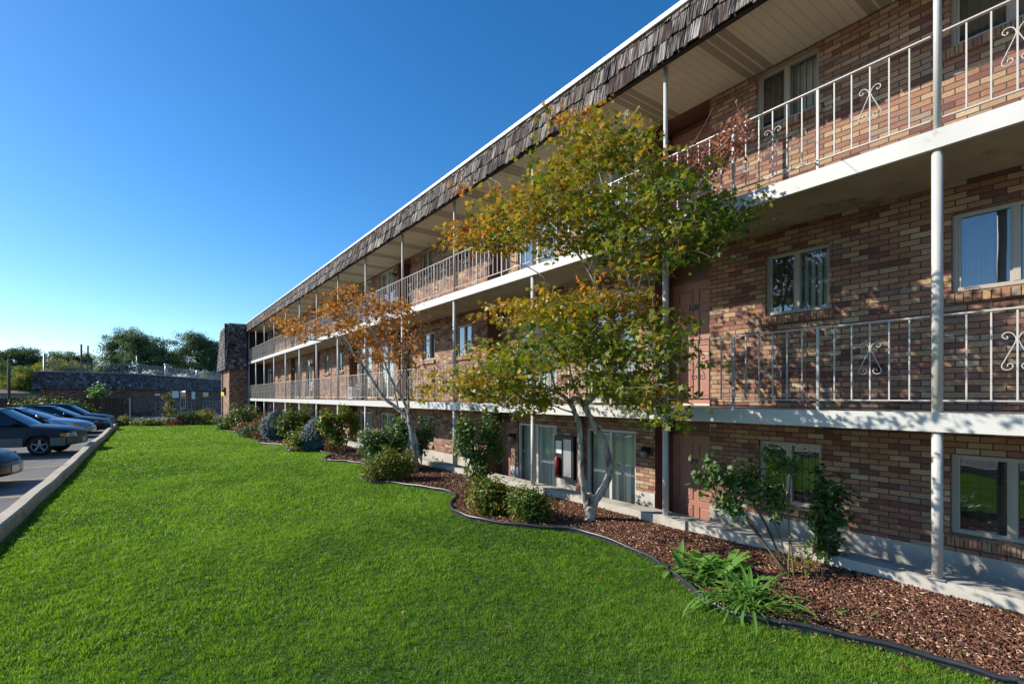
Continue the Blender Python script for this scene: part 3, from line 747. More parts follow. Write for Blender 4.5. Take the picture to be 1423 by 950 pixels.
b = MB(); b.add([(TX-.01,TY0-.01,tower_top),(TX-ov,TY0-ov*.6,tower_bot+.03),(TX-ov,TY1,tower_bot+.03),(TX-.01,TY1,tower_top),(5.9,TY0-.01,tower_top),(5.9,TY0-ov*.6,tower_bot+.03),(TX+.2,TY0+.1,tower_bot+.03),(5.9,TY0+.1,tower_bot+.03),(TX+.2,TY1,tower_bot+.03)],
   [(0,1,2,3),(0,4,5,1),(1,5,7,6),(1,6,8,2)]); pb(b, 'tower_backing', M['dark'])
b = MB(); b.box((TX-.12,43.0,1.9),(TX-.001,43.1,2.5)); b.tube([(TX-.2,43.05,2.45),(TX-.2,43.05,2.15)],[.03,.11],8); tl = pb(b, 'tower_lamp', M['black'])
m_ = mat('lantern_glow', (.8,.5,.1), .4); m_.node_tree.nodes['Principled BSDF'].inputs['Emission Color'].default_value = (1,.6,.1,1); m_.node_tree.nodes['Principled BSDF'].inputs['Emission Strength'].default_value = .8
b = MB(); b.tube([(TX-.2,43.05,2.14),(TX-.2,43.05,1.85)],[.10,.06],8); sub(b, 'lamp_glass', m_, tl)
b = MB(); b.tube([(TX-.06,44.6,-.1),(TX-.06,44.6,3.7)],.045,8); pb(b, 'downpipe', M['brown'])

# retaining wall at the edge of the sunken walk
rw = MB()
for (a, c) in ((Y0B,4.15),(4.15,4.95),(4.95,7.2),(7.2,9.9),(9.9,14.5),(14.5,22),(22,31),(31,41.0)):
    up = .006 if a in (4.15,) else 0
    rw.box((5.925-up*6,a+.003,-.3),(6.22,c-.003,.148+up))
rw.box((6.0,Y0B,Z0-.1),(6.21,41,-.2))
o = rw.build('retaining_wall', M['concrete']); tag(o, 'low concrete wall edging the sunken walk, white posts standing on it', 'wall')
# air conditioners on the walkways
def ac(y, z, lab):
    r = empty('air_conditioner', (6.86, y, z)); tag(r, lab, 'air conditioner', 'air conditioners on the walkway')
    b = MB(); b.box((-.14,-.27,.03),(.14,.27,.52)); o = b.build('casing', M['vinyl_white'], r); bevel(o, .012, 2)
    b = MB()
    for i in range(14): b.box((-.150,-.22,.09+i*.028),(-.141,.22,.100+i*.028))
    b.build('grille', M['greybox'], r)
    b = MB(); b.box((-.12,-.25,0),(.12,-.19,.029)); b.box((-.12,.19,0),(.12,.25,.029)); b.build('foot', M['black'], r)
ac(6.5, Z1, 'white air conditioner box beside the glass door behind the large maple')
ac(20.6, Z1, 'white air conditioner box far along the middle walkway')
#@@PLANTS
# ------------------------------------------------------------------ foliage
def frames(n, up=.5, dirs=None):
    nrm = rng.normal(size=(n,3)); nrm[:,2] = np.abs(nrm[:,2])*(1+up)+up*.5
    if dirs is not None: nrm = nrm*.6+dirs
    nrm /= np.linalg.norm(nrm, axis=1)[:,None]
    r_ = rng.normal(size=(n,3)); u = r_-nrm*(r_*nrm).sum(1)[:,None]; u /= np.linalg.norm(u, axis=1)[:,None]
    return u, np.cross(nrm, u), nrm
def star_leaf():
    # five pointed lobes, gently cupped
    v = [(0,0,0)]; a = [-140,-110,-70,-45,-28,0,28,45,70,110,140]; r_ = [.38,.60,.40,.86,.50,1.05,.50,.86,.40,.60,.38]
    for q, l in zip(a, r_): v.append((l*math.cos(R(q))+.1, l*math.sin(R(q)), -.16*l*l))
    f = [(0,i,i+1) for i in range(1, 11)]
    return np.array(v)*.5, np.array(f)
def oval_leaf(w=.32, droop=.18):
    v = [(0,0,0),(.3,-w*.8,.05),(.3,w*.8,.05),(.3,0,-.02),(.7,-w*.75,.0),(.7,w*.75,.0),(.7,0,-.06),(1.05,0,-droop)]
    f = [(0,1,3),(0,3,2),(1,4,3),(4,6,3),(3,6,2),(6,5,2),(4,7,6),(6,7,5)]
    return np.array(v), np.array(f)
def clump_leaf():
    # a loose spray of seven small faces, for trees far away
    v = []; f = []; r2 = np.random.default_rng(3)
    for k in range(7):
        c = r2.normal(0,.42,3); d = r2.normal(size=3); d /= np.linalg.norm(d); e_ = np.cross(d, r2.normal(size=3)); e_ /= np.linalg.norm(e_)
        b_ = len(v); v += [c-d*.3, c+e_*.16, c+d*.34, c-e_*.16]; f += [(b_,b_+1,b_+2),(b_,b_+2,b_+3)]
    return np.array(v), np.array(f)
STAR, OVAL, SLIM, ROUND, CLUMP = star_leaf(), oval_leaf(), oval_leaf(.16,.3), oval_leaf(.42,.1), clump_leaf()
def leaves(name, pts, size, tpl, m, tone, up=.5, parent=None, dirs=None, svar=.35):
    pts = np.asarray(pts, float); n = len(pts); tv, tf = tpl
    u, w, nn = frames(n, up, dirs); s = size*(1+rng.uniform(-svar, svar, n))
    v = pts[:,None,:]+s[:,None,None]*(tv[None,:,0,None]*u[:,None]+tv[None,:,1,None]*w[:,None]+tv[None,:,2,None]*nn[:,None])
    f = tf[None]+(np.arange(n)*len(tv))[:,None,None]
    o = npmesh(name, v.reshape(-1,3), f.reshape(-1,3), m, np.repeat(np.clip(tone,0,1), len(tv)))
    if parent: o.parent = parent; o.matrix_parent_inverse = Matrix.Translation(-Vector(parent.location))
    return o
def wood(mb, name, m, parent):
    o = mb.build(name, m, None, True); o.parent = parent; o.matrix_parent_inverse = Matrix.Translation(-Vector(parent.location)); return o
class Skel:
    """branch skeleton: limbs drawn first, twigs grown to targets from the nearest wood"""
    def __init__(s): s.p = []; s.r = []; s.mb = MB()
    def limb(s, pts, r0, r1, n=9, rec=True):
        q = smooth([Vector(p) for p in pts], 4); m_ = len(q)
        rad = [r0+(r1-r0)*(i/(m_-1))**.8 for i in range(m_)]
        q = [p+Vector(rng.normal(0,1,3))*rad[i]*.10 for i, p in enumerate(q)]
        s.mb.tube(q, rad, n)
        for p, r_ in zip(q, rad): s.p.append(np.array(p)); s.r.append(r_)
    def twig(s, target, sag=0, minr=.0025, mx=.016, n=5, k=.55, bias=None):
        P_ = np.array(s.p); t = np.array(target); d = np.linalg.norm(P_-t, axis=1)
        cost = d*(1+.35*(P_[:,2] > t[2]+.02)) + 0
        i = int(np.argmin(cost+ (0 if bias is None else bias*0))); a = P_[i]; L = d[i]
        if L < .02: return
        r0 = min(mx, max(minr*1.4, s.r[i]*k, minr+L*.006)); r0 = min(r0, s.r[i]*.95+.0005)
        m_ = max(3, int(L/.12)); pts = []; off = rng.normal(0, .10*L, 3)
        for j in range(m_+1):
            f = j/m_; pts.append(Vector(a+(t-a)*f+off*math.sin(f*math.pi)*.6+np.array([0,0,.12*L*math.sin(f*math.pi)])+rng.normal(0,.012*L,3)*(0<j<m_)))
        rad = [r0+(minr-r0)*(j/m_) for j in range(m_+1)]
        s.mb.tube(pts, rad, n, cap=False)
        for p, r_ in zip(pts[1:], rad[1:]): s.p.append(np.array(p)); s.r.append(r_)

def inpoly(px, py, poly): return inside(np.array([px]), np.array([py]), poly)[0]
# ---- the large maple ------------------------------------------------
def big_maple():
    base = P(820, 722, 7.45); base.z = 0
    t = empty('maple_tree', base)
    tag(t, 'tall multi stemmed maple with green, yellow and orange leaves in front of the walkways', 'tree')
    S = Skel()
    def L(px, z0, z1=None, r0=.03, r1=.01, n=9):
        m_ = len(px); z1 = z0 if z1 is None else z1
        S.limb([P(x, y, z0+(z1-z0)*i/(m_-1)) for i, (x, y) in enumerate(px)], r0, r1, n)
    S.limb([Vector((base.x,base.y,-.06)), P(819,712,7.45), P(818,700,7.45), P(817,688,7.45)], .088, .075, 14)
    L([(815,706),(812,690),(808,665),(807,640),(806,612),(805,592),(799,574),(791,558)], 7.44, 7.36, .048, .036, 12)
    L([(822,706),(829,692),(841,673),(847,652),(844,632),(838,612),(827,592),(817,576),(811,562)], 7.46, 7.36, .060, .042, 12)
    L([(791,558),(800,553),(811,562)], 7.36, 7.36, .04, .04)
    L([(811,562),(822,552),(833,538),(842,525),(850,506),(857,478),(862,456),(868,436),(873,424)], 7.36, 6.8, .055, .03)
    L([(850,506),(858,470),(853,446),(846,432),(836,412),(827,394),(811,365),(795,343),(778,320),(757,300)], 7.0, 6.9, .035, .010)
    L([(873,424),(880,414),(876,398),(867,370),(872,345),(881,318),(888,290),(891,262),(890,235)], 6.75, 6.5, .026, .008)
    L([(880,414),(888,395),(897,360),(905,330),(925,300)], 6.72, 6.2, .018, .006)
    L([(867,370),(858,340),(850,300),(838,262),(828,220),(822,190)], 6.7, 6.7, .017, .005)
    L([(811,562),(803,548),(795,530),(790,508),(785,490),(778,470)], 7.36, 7.6, .035, .010)
    L([(791,558),(776,546),(758,540),(735,538),(707,540),(680,535)], 7.36, 7.5, .032, .010)
    L([(776,546),(768,530),(762,505),(745,485),(720,470),(690,450)], 7.34, 7.0, .020, .006)
    L([(833,538),(850,520),(872,500),(900,490),(930,480)], 7.2, 6.3, .022, .006)
    L([(799,574),(780,568),(760,560),(730,556)], 7.36, 7.1, .014, .006)
    L([(836,412),(812,420),(790,410),(777,420),(768,405),(758,388),(735,372),(706,362)], 6.95, 7.4, .014, .007)
    L([(827,394),(825,360),(822,330),(815,290),(800,250),(790,215)], 6.9, 7.1, .016, .005)
    L([(842,525),(845,490),(835,455),(815,430)], 7.3, 7.6, .020, .006)
    L([(795,343),(770,330),(740,290),(700,260),(680,247)], 6.9, 7.3, .010, .004)
    # where the crown stands: loose layered pads
    up_poly = [(690,275),(712,258),(742,246),(772,216),(790,165),(835,152),(860,185),(895,192),(925,228),(970,250),(1003,265),(1018,300),(1027,335),(1020,365),(985,372),(950,362),(920,352),(890,385),(860,352),(800,340),(760,372),(725,388),(700,368),(670,352),(636,335),(642,315),(690,300),(700,285),(668,262)]
    lo_poly = [(592,550),(615,520),(650,500),(668,480),(680,440),(705,420),(760,418),(820,398),(858,402),(895,425),(915,448),(972,462),(970,478),(940,490),(945,525),(930,560),(945,590),(930,602),(905,580),(880,560),(860,572),(835,545),(800,520),(770,545),(720,585),(695,570),(650,560),(625,548)]
    pads = []
    def zmid(x): return float(np.interp(x, [590,700,820,900,960,1030],[7.6,7.35,6.9,6.35,6.0,5.6]))
    for poly_, n in ((up_poly, 225), (lo_poly, 235)):
        pn = np.array(poly_, float); x0, y0 = pn.min(0); x1, y1 = pn.max(0); k = 0
        while k < n:
            x, y = rng.uniform(x0, x1), rng.uniform(y0, y1)
            if not inpoly(x, y, pn): continue
            # hollow gaps: skip where a slow noise is low
            g_ = math.sin(x*.045+1)*math.cos(y*.06+.5)+.6*math.sin(x*.11+y*.09)
            if g_ < -.15 and rng.random() < .85: continue
            if 340 < y < 405 and rng.random() < .6: continue
            if x > 880 and rng.random() < .25: continue
            z = max(4.9, zmid(x)-.25+rng.normal(0, .62)); X = P(x, y, z).x
            if X > 5.78: z = onX(x, 5.5-rng.random()*.4)
            pads.append((x, y, z, poly_ is up_poly)); k += 1
    pts = []; tone = []; dirs = []
    order = sorted(pads, key=lambda q: (P(q[0],q[1],q[2])-P(812,560,7.3)).length)
    for (x, y, z, isup) in order:
        c = P(x, y, z); S.twig(c, k=.5, mx=.011)
        ns = 3+int(rng.random()*3)
        for q in range(ns):
            e_ = np.array(c)+rng.normal(0,1,3)*np.array([.17,.17,.06]); S.twig(e_, minr=.0016, mx=.004, n=4)
            m_ = int(rng.integers(9, 18))
            pp = e_+rng.normal(0,1,(m_,3))*np.array([.095,.095,.028]); pts.append(pp)
            # leaves turn from the top and the outer left; the inside and lower right stay green
            h = (P(x,y,z).z-1.2)/4.6
            base_t = (.35+.42*max(0,(h-.60))*1.6 if isup else .33)
            base_t += .24*max(0, (760-x)/170) if not isup else .26*max(0,(800-x)/150)
            if not isup: base_t += .30*max(0, (470-y)/70)*(x < 900)
            if x > 930: base_t -= .16*(y > 240)
            tone.append(np.clip(base_t+rng.normal(0,.08)+rng.normal(0,.11,m_), 0, 1))
    # one small branch already deep red
    c = P(672, 538, 7.3)
    pp = np.array(c)+rng.normal(0,1,(40,3))*np.array([.14,.14,.06]); pts.append(pp); tone.append(np.full(40, .99)); S.twig(c)
    pts = np.concatenate(pts); tone = np.concatenate(tone)
    ok = pts[:,0] < 5.86; pts, tone = pts[ok], tone[ok]
    print('maple leaves', len(pts))
    leaves('foliage', pts, .098, STAR, M['maple'], tone, .35, t)
    wood(S.mb, 'trunk', M['bark'], t)
    # the dead, dried branch beside the upper railing
    D = Skel(); D.p.append(np.array(P(905,330,6.25))); D.r.append(.012)
    D.limb([P(905,330,6.25), P(925,262,5.75), P(960,232,5.4), P(1000,205,5.15), P(1030,170,5.0), P(1040,150,4.95)], .010, .003, 6)
    D.limb([P(925,262,5.75), P(950,220,5.6), P(975,180,5.4), P(990,150,5.3)], .007, .002, 6)
    dp = []
    for k in range(150):
        u = rng.random(); x = 915+u*125; y = 262-u*82+rng.normal(0,16)
        z = onX(x, 5.50+rng.random()*.25); c = P(x, y, z); D.twig(c, minr=.0018, mx=.004, n=4)
        for q in range(2):
            e_ = np.array(c)+rng.normal(0,.05,3); D.twig(e_, minr=.001, mx=.002, n=3); dp.append(e_+rng.normal(0,.022,(4,3)))
    dp = np.concatenate(dp)
    leaves('dry_foliage', dp, .05, OVAL, M['dead'], rng.random(len(dp)), -.2, t)
    wood(D.mb, 'dead_branch', M['twig'], t)
big_maple()
# ---- the smaller orange maple ----------------------------------------
def orange_maple():
    base = P(572, 657, 12.2); base.z = 0
    t = empty('maple_tree', base)
    tag(t, 'smaller leaning maple with sparse orange and brown autumn leaves above the rose bushes', 'tree')
    S = Skel()
    def L(px, z0, z1, r0, r1, n=8):
        m_ = len(px); S.limb([P(x, y, z0+(z1-z0)*i/(m_-1)) for i, (x, y) in enumerate(px)], r0, r1, n)
    L([(571,660),(566,645),(567,630),(570,612),(569,590),(565,580),(553,568),(536,555),(524,540),(512,520),(492,492),(470,470),(446,473),(420,470)], 12.2, 12.7, .085, .014, 10)
    L([(578,660),(577,640),(573,615),(570,592),(567,575),(560,556),(550,540),(538,515),(528,485),(515,455),(500,425)], 12.25, 12.0, .075, .010, 10)
    L([(574,648),(580,628),(577,608),(570,592)], 12.2, 12.2, .04, .04)
    L([(567,575),(567,550),(566,525),(563,500),(566,470),(568,445)], 12.1, 11.7, .035, .008)
    L([(553,568),(548,545),(541,520),(520,500),(505,480)], 12.3, 12.6, .03, .008)
    L([(550,540),(562,510),(575,480),(585,450)], 12.0, 11.9, .025, .007)
    L([(492,492),(480,470),(460,450),(430,438)], 12.6, 12.9, .02, .006)
    L([(528,485),(540,455),(545,430),(535,410)], 12.0, 12.4, .02, .006)
    po = np.array([(378,448),(400,438),(440,442),(450,425),(480,405),(500,393),(515,412),(545,420),(580,440),(585,470),(580,498),(555,510),(530,500),(505,495),(480,470),(445,470),(405,465)], float)
    pts = []; tone = []; k = 0; tg = []
    while k < 95:
        x, y = rng.uniform(375,590), rng.uniform(390,512)
        if not inpoly(x, y, po): continue
        z = 12.3+rng.normal(0,.55)+(480-x)*.003
        if P(x,y,z).x > 5.75: continue
        tg.append((x,y,z)); k += 1
    tg.sort(key=lambda q: (P(*q)-P(550,540,12.1)).length)
    for q in tg:
        c = P(*q); S.twig(c, k=.5, mx=.012)
        for j in range(int(rng.integers(2,5))):
            e_ = np.array(c)+rng.normal(0,1,3)*np.array([.20,.20,.08]); S.twig(e_, minr=.002, mx=.005, n=4)
            m_ = int(rng.integers(10,18)); pts.append(e_+rng.normal(0,1,(m_,3))*np.array([.10,.10,.05])); tone.append(np.clip(.5+rng.normal(0,.12)+rng.normal(0,.16,m_),0,1))
    # bare drooping twigs on the right stem and a few leaves low down
    for k in range(26):
        S.twig(P(rng.uniform(555,590), rng.uniform(500,560), 12.1+rng.normal(0,.3)), minr=.002, mx=.006, n=4)
    leaves('foliage', np.concatenate(pts), .11, STAR, M['maple_orange'], np.concatenate(tone), .2, t)
    wood(S.mb, 'trunk', M['bark'], t)
orange_maple()

# ---- shrubs ------------------------------------------------------------
def shrub(name, label, cat, loc, blobs, n, size, tpl, m, t0=.4, tv=.2, canes=6, cane_m='cane', flowers=0, group=None, up=.3, tight=.5, cr=.008, cluster=.06, shell=.5):
    """blobs: (dx, dy, z, rx, ry, rz) ellipsoids about the foot of the plant"""
    t = empty(name, loc); tag(t, label, cat, group)
    vol = np.array([b_[3]*b_[4]*b_[5] for b_ in blobs])**.7; vol /= vol.sum()
    L = np.array(loc); pts = []; cl = []
    for b_, w in zip(blobs, vol):
        nc = max(3, int(n*w/14)); d = rng.normal(size=(nc,3)); d /= np.linalg.norm(d,axis=1)[:,None]
        rr = rng.random(nc)**(.33+(1-shell)*.5)*(1+.10*rng.normal(size=nc))
        cc = L+np.array(b_[:3])+d*rr[:,None]*np.array(b_[3:])
        cc[:,2] = np.maximum(cc[:,2], .03); cl.append(cc)
        per = max(3, int(n*w/nc))
        pts.append((cc[:,None,:]+rng.normal(0,cluster,(nc,per,3))).reshape(-1,3))
    pts = np.concatenate(pts); cl = np.concatenate(cl); pts[:,2] = np.maximum(pts[:,2], .02)
    cn = np.array([0,0,np.mean([b_[2] for b_ in blobs])])+L
    tone = t0+rng.normal(0,tv,len(pts))+.12*lown(pts[:,0],pts[:,1]+pts[:,2],9)
    hi = rng.random(len(pts)) < .02; tone[hi] = 1
    dd = pts-cn; dd /= np.linalg.norm(dd,axis=1)[:,None]+1e-6
    leaves('foliage', pts, size, tpl, M[m] if isinstance(m, str) else m, tone, up, t, dirs=dd*.5)
    if canes:
        S = Skel(); top = max(b_[2]+b_[5]*.5 for b_ in blobs)
        for k in range(canes):
            b_ = blobs[k % len(blobs)]; a = rng.uniform(0, 6.28)
            e_ = L+np.array([b_[0]+b_[3]*.55*math.cos(a), b_[1]+b_[4]*.55*math.sin(a), b_[2]+b_[5]*rng.uniform(.1,.7)])
            s_ = L+np.array([math.cos(a)*.04, math.sin(a)*.04, -.03])
            mid = s_*.45+e_*.55+np.array([math.cos(a),math.sin(a),0])*-.06*top
            S.limb([Vector(s_), Vector(mid), Vector(e_)], cr*1.3, cr*.5, 6)
        for c in cl[rng.permutation(len(cl))[:min(len(cl), canes*7)]]: S.twig(c, minr=cr*.2, mx=cr*.5, n=4)
        wood(S.mb, 'stems', M[cane_m], t)
    for k in range(flowers):
        p = cl[int(rng.integers(len(cl)))]+np.array([0,-.03,.05]); f = MB()
        if flowers > 3 or True:
            for ring, (rr, hh, nn_) in enumerate(((.040,.0,6),(.026,.012,5),(.012,.02,4))):
                for q in range(nn_):
                    a = q*2*math.pi/nn_+ring*.5; c_, s_ = math.cos(a), math.sin(a); p_ = Vector(p)
                    a1 = a+.55; a0 = a-.55
                    f.add([p_+Vector((0,0,-.01)), p_+Vector((math.cos(a0)*rr*.8,math.sin(a0)*rr*.8,hh)), p_+Vector((c_*rr,s_*rr,hh+.018)), p_+Vector((math.cos(a1)*rr*.8,math.sin(a1)*rr*.8,hh))], [(0,1,2,3)])
        o = wood(f, 'flower', M['flower'], t)
    return t
def strap(name, label, cat, loc, n, length, width, m, arch=1.0, spread=.12, ribs=7, broad=False, t0=.3):
    t = empty(name, loc); tag(t, label, cat); V = []; F = []; T = []; base = 0
    for k in range(n):
        a = rng.uniform(0, 6.283); l = length*rng.uniform(.55,1.1); w = width*rng.uniform(.7,1.2)
        sx, sy = loc[0]+rng.normal(0,spread), loc[1]+rng.normal(0,spread); el0 = R(rng.uniform(48,85)); cur = R(rng.uniform(60,125))*arch
        d = np.array([math.cos(a), math.sin(a)]); sd = np.array([-d[1], d[0], 0]); x = z = 0; tn = np.clip(t0+rng.normal(0,.25),0,1)
        for i in range(ribs):
            f = i/(ribs-1); e_ = el0-cur*f**1.3
            if i: x += math.cos(e_)*l/(ribs-1); z += math.sin(e_)*l/(ribs-1)
            ww = w*(math.sin(math.pi*min(1,f*.9+.08))**.6 if not broad else (.25 if f < .25 else math.sin(math.pi*(f-.15)/.9)**.7)); ww = max(ww, .001)
            c = np.array([sx+d[0]*x, sy+d[1]*x, max(z, .015)])
            V += [c-sd*ww, c-np.array([0,0,ww*.45]), c+sd*ww]; T += [tn]*3
            if i:
                o_ = base+3*(i-1); F += [(o_,o_+1,o_+4,o_+3),(o_+1,o_+2,o_+5,o_+4)]
        base += ribs*3
    o = npmesh('leaves', np.array(V), np.array(F), M[m], np.array(T), smooth=True); o.parent = t; o.matrix_parent_inverse = Matrix.Translation(-Vector(t.location)); return t
def W3(px, py): p = G(px, py); return (p.x, p.y, 0)

# right foreground: two roses, broad leaves, daylily, weeds
c = W3(1100, 803)
shrub('rose_bush', 'leggy rose bush with dark green leaves leaning left under the small ground floor window', 'bush', c,
      [(-.42,.62,.98,.20,.20,.22),(-.12,.42,.92,.22,.24,.24),(.02,.08,1.18,.16,.2,.20),(-.30,.50,.70,.16,.18,.14),(-.05,.2,.75,.16,.2,.2)], 1250, .060, ROUND, 'rose', .5, .18, 9, cr=.009, cluster=.05)
c = W3(1148, 790)
shrub('rose_bush', 'narrow upright rose bush with dark glossy leaves right of the leggy rose', 'bush', c,
      [(.06,.02,.55,.14,.18,.24),(.02,-.02,.80,.15,.20,.16),(.02,.05,.30,.12,.14,.16),(0,.08,1.02,.04,.05,.18)], 1100, .060, ROUND, 'rose', .25, .18, 5, cr=.007, cluster=.045)
c = W3(1120, 806)
shrub('rose_bush', 'thin sparse young rose with tiny olive leaves between the two larger roses', 'bush', c, [(0,0,.28,.14,.14,.2)], 170, .03, OVAL, 'shrub', .5, .2, 7, cr=.004)
c = W3(985, 800)
strap('broad_leaved_plant', 'low clump of broad bright green leaves behind the daylily', 'plant', (c[0],c[1],0), 120, .36, .036, 'hosta', .85, .17, 7, True, .8)
c = W3(1035, 848)
strap('daylily', 'daylily clump with long arching strap leaves beside the black edging', 'plant', (c[0],c[1],0), 130, .52, .0125, 'hosta', 1.05, .10, 9, False, .75)
c = W3(1175, 858)
strap('weed', 'small leafy green weed sprouting in the mulch near the right roses', 'plant', (c[0],c[1],0), 26, .11, .012, 'hosta', .8, .05, 6, True, .4)
c = W3(1108, 872)
shrub('weed', 'wispy olive weed in the mulch right of the daylily', 'plant', c, [(0,0,.1,.16,.18,.1)], 260, .022, SLIM, 'shrub', .65, .2, 5, cr=.002)
# small weeds that fleck the mulch
wp = []
for (x, y, s_, n) in ((1180,900,.35,220),(1250,880,.3,160),(1300,905,.3,160),(1090,860,.2,140),(1390,900,.25,120),(700,708,.2,60),(622,705,.2,80)):
    q = G(x, y); wp.append(np.array([q.x,q.y,.03])+rng.normal(0,1,(n,3))*np.array([s_*.5,s_*.6,.008]))
wp = np.concatenate(wp); o = leaves('clover_weeds', wp, .022, OVAL, M['shrub'], rng.uniform(.3,.9,len(wp)), .6); tag(o, 'tiny green weeds speckling the bark mulch', 'weeds', kind='stuff')
# middle: two shrubs at the tip of the lawn, climbing rose behind
c = W3(678, 716)
shrub('flowering_shrub', 'yellowing green shrub beside the inner bend of the black edging', 'bush', c, [(-.02,.0,.30,.30,.30,.30),(.2,.1,.25,.22,.25,.25)], 2600, .060, OVAL, 'shrub', .55, .26, 8, cr=.006)
c = W3(735, 724)
shrub('flowering_shrub', 'darker green drooping shrub between the yellowing shrub and the large maple', 'bush', c, [(0,0,.24,.36,.34,.24),(-.1,-.05,.34,.2,.2,.18)], 2800, .072, SLIM, 'shrub', .36, .22, 8, cr=.006, up=.1)
c = G(665, 690); c = (c.x, c.y, 0)
shrub('climbing_rose', 'tall climbing rose reaching the white fascia beside a white post', 'bush', c,
      [(-.28,.1,1.28,.20,.22,.20),(-.18,.1,.95,.22,.25,.28),(.18,-.05,1.15,.20,.25,.36),(0,0,.60,.20,.25,.28),(.1,0,.3,.18,.2,.2),(.3,-.15,.9,.12,.2,.2)], 3400, .058, ROUND, 'rose', .5, .24, 10, cr=.008)
# around the orange maple
c = G(540, 652); c = (c.x, c.y, 0)
shrub('rose_bush', 'full dark rose bush with a few red blooms left of the orange maple trunk', 'bush', c, [(-.25,.1,.60,.50,.5,.42),(-.42,0,.75,.3,.3,.3),(.15,.1,.65,.35,.4,.42)], 4600, .06, ROUND, 'rose', .55, .22, 8, flowers=4)
c = G(590, 655); c = (c.x-.0, c.y+.3, 0)
shrub('rose_bush', 'tall rose bush with red blooms behind the orange maple trunk', 'bush', c, [(-.4,.2,1.0,.30,.4,.35),(.1,-.1,.95,.24,.3,.38),(-.1,.1,.6,.35,.4,.35)], 3000, .06, ROUND, 'rose', .45, .2, 8, flowers=9)
c = G(545, 668); c = (c.x, c.y, 0)
shrub('mixed_perennial', 'low mixed green and brown perennials in front of the orange maple', 'plant', c, [(-.42,.1,.24,.26,.3,.24),(-.08,.1,.40,.32,.3,.38),(.3,.05,.34,.28,.3,.30),(.1,-.1,.2,.4,.2,.18)], 4200, .07, SLIM, 'shrub', .5, .3, 8, cr=.004)
c = G(476, 634); c = (c.x, c.y, 0)
shrub('tall_shrub', 'tall loose pale green shrub reaching the fascia left of the rose bushes', 'bush', c, [(-.42,.2,1.05,.28,.3,.36),(.05,.1,1.20,.22,.3,.36),(.36,0,.95,.16,.25,.45),(-.22,0,.65,.30,.3,.28)], 2700, .075, ROUND, 'shrub', .45, .3, 9, cr=.016)
def spruce(x, y, r_, h, lab):
    c = G(x, y); loc = (c.x, c.y, 0); t = empty('blue_spruce', loc); tag(t, lab, 'bush', 'round blue spruces')
    n = 5200; u = rng.random(n); a = rng.uniform(0,6.283,n); hz = u*h
    rad = r_*np.sqrt(np.clip(1-((hz-h*.38)/(h*.62))**2, 0, 1))*(.86+.14*rng.random(n))*(1+.06*np.sin(a*5+hz*7))
    pts = np.stack([loc[0]+rad*np.cos(a), loc[1]+rad*np.sin(a), hz+.03], 1); d = np.stack([np.cos(a),np.sin(a),.5+0*a],1)*1.5
    leaves('foliage', pts, .10, SLIM, M['spruce'], rng.normal(.5,.25,n), .1, t, dirs=d)
    b = MB(); b.tube([(loc[0],loc[1],-.02),(loc[0],loc[1],h*.5),(loc[0],loc[1],h*.9)], [.05,.03,.008], 7)
    for k in range(40):
        zz = h*rng.uniform(.08,.85); a_ = rng.uniform(0,6.283); q = r_*.8*math.sqrt(max(0,1-((zz-h*.38)/(h*.62))**2)); b.tube([(loc[0],loc[1],zz*.9),(loc[0]+q*math.cos(a_),loc[1]+q*math.sin(a_),zz)], [.012,.004], 4)
    wood(b, 'trunk', M['far_bark'], t)
spruce(443, 626, .56, 1.08, 'round blue spruce half hidden by the low yellow green shrub')
spruce(384, 611, .64, 1.15, 'blue spruce left of the glossy green shrub, farther along the bed')
def sh(x, y, name, lab, cat, w, h, n, size, tpl, m, t0=.4, tv=.2, fl=0, canes=5, dz=0):
    c = G(x, y); n = int(n*1.7); return shrub(name, lab, cat, (c.x, c.y, 0), [(0,0,h*.52,w*.5,w*.5,h*.5),(w*.18,-.05,h*.42,w*.4,w*.4,h*.40),(-w*.2,.05,h*.4,w*.38,w*.38,h*.38)], n, size, tpl, m, t0, tv, canes, flowers=fl, cr=.008, cluster=.08)
sh(422, 626.5, 'low_shrub', 'low yellow green shrub in front of the round blue spruce', 'bush', 1.0, .75, 1500, .075, OVAL, 'shrub', .62, .2)
sh(462, 629, 'low_shrub', 'low brownish green plant between the round blue spruce and the tall loose shrub', 'bush', .5, .6, 500, .07, SLIM, 'russet', .5, .3)
sh(406, 612.5, 'glossy_shrub', 'glossy green shrub between the two blue spruces', 'bush', 1.15, 1.35, 2200, .08, ROUND, 'shrub', .42, .25)
sh(425, 612, 'glossy_shrub', 'narrow yellow green shrub behind the round blue spruce', 'bush', .6, 1.45, 800, .085, ROUND, 'shrub', .45, .2)
sh(367, 603, 'grass_clump', 'pinkish brown grassy plant left of the far blue spruce', 'plant', .9, 1.0, 1000, .10, SLIM, 'russet', .75, .25)
sh(350, 608, 'low_shrub', 'low dark green mound at the scalloped edge of the lawn', 'bush', 1.0, .5, 900, .085, OVAL, 'rose', .45, .2)
sh(359, 611, 'low_shrub', 'low russet ground plant beside the dark green mound', 'bush', .8, .4, 400, .08, SLIM, 'russet', .4, .3)
sh(337, 596.5, 'rose_bush', 'broad far rose bush with one red bloom beside the end tower', 'bush', 1.7, 1.45, 2400, .09, ROUND, 'rose', .75, .25, fl=3)
sh(322, 593.5, 'russet_shrub', 'rounded russet shrub at the foot of the end tower', 'bush', 1.0, .95, 1100, .075, OVAL, 'russet', .25, .2)
sh(313, 597, 'low_shrub', 'low green plant at the lawn corner in front of the russet shrub', 'bush', .9, .45, 500, .09, OVAL, 'rose', .5, .2)
sh(345, 601.5, 'low_shrub', 'low yellow and brown plant in front of the far rose bush', 'bush', 1.2, .55, 700, .085, OVAL, 'russet', .75, .3)
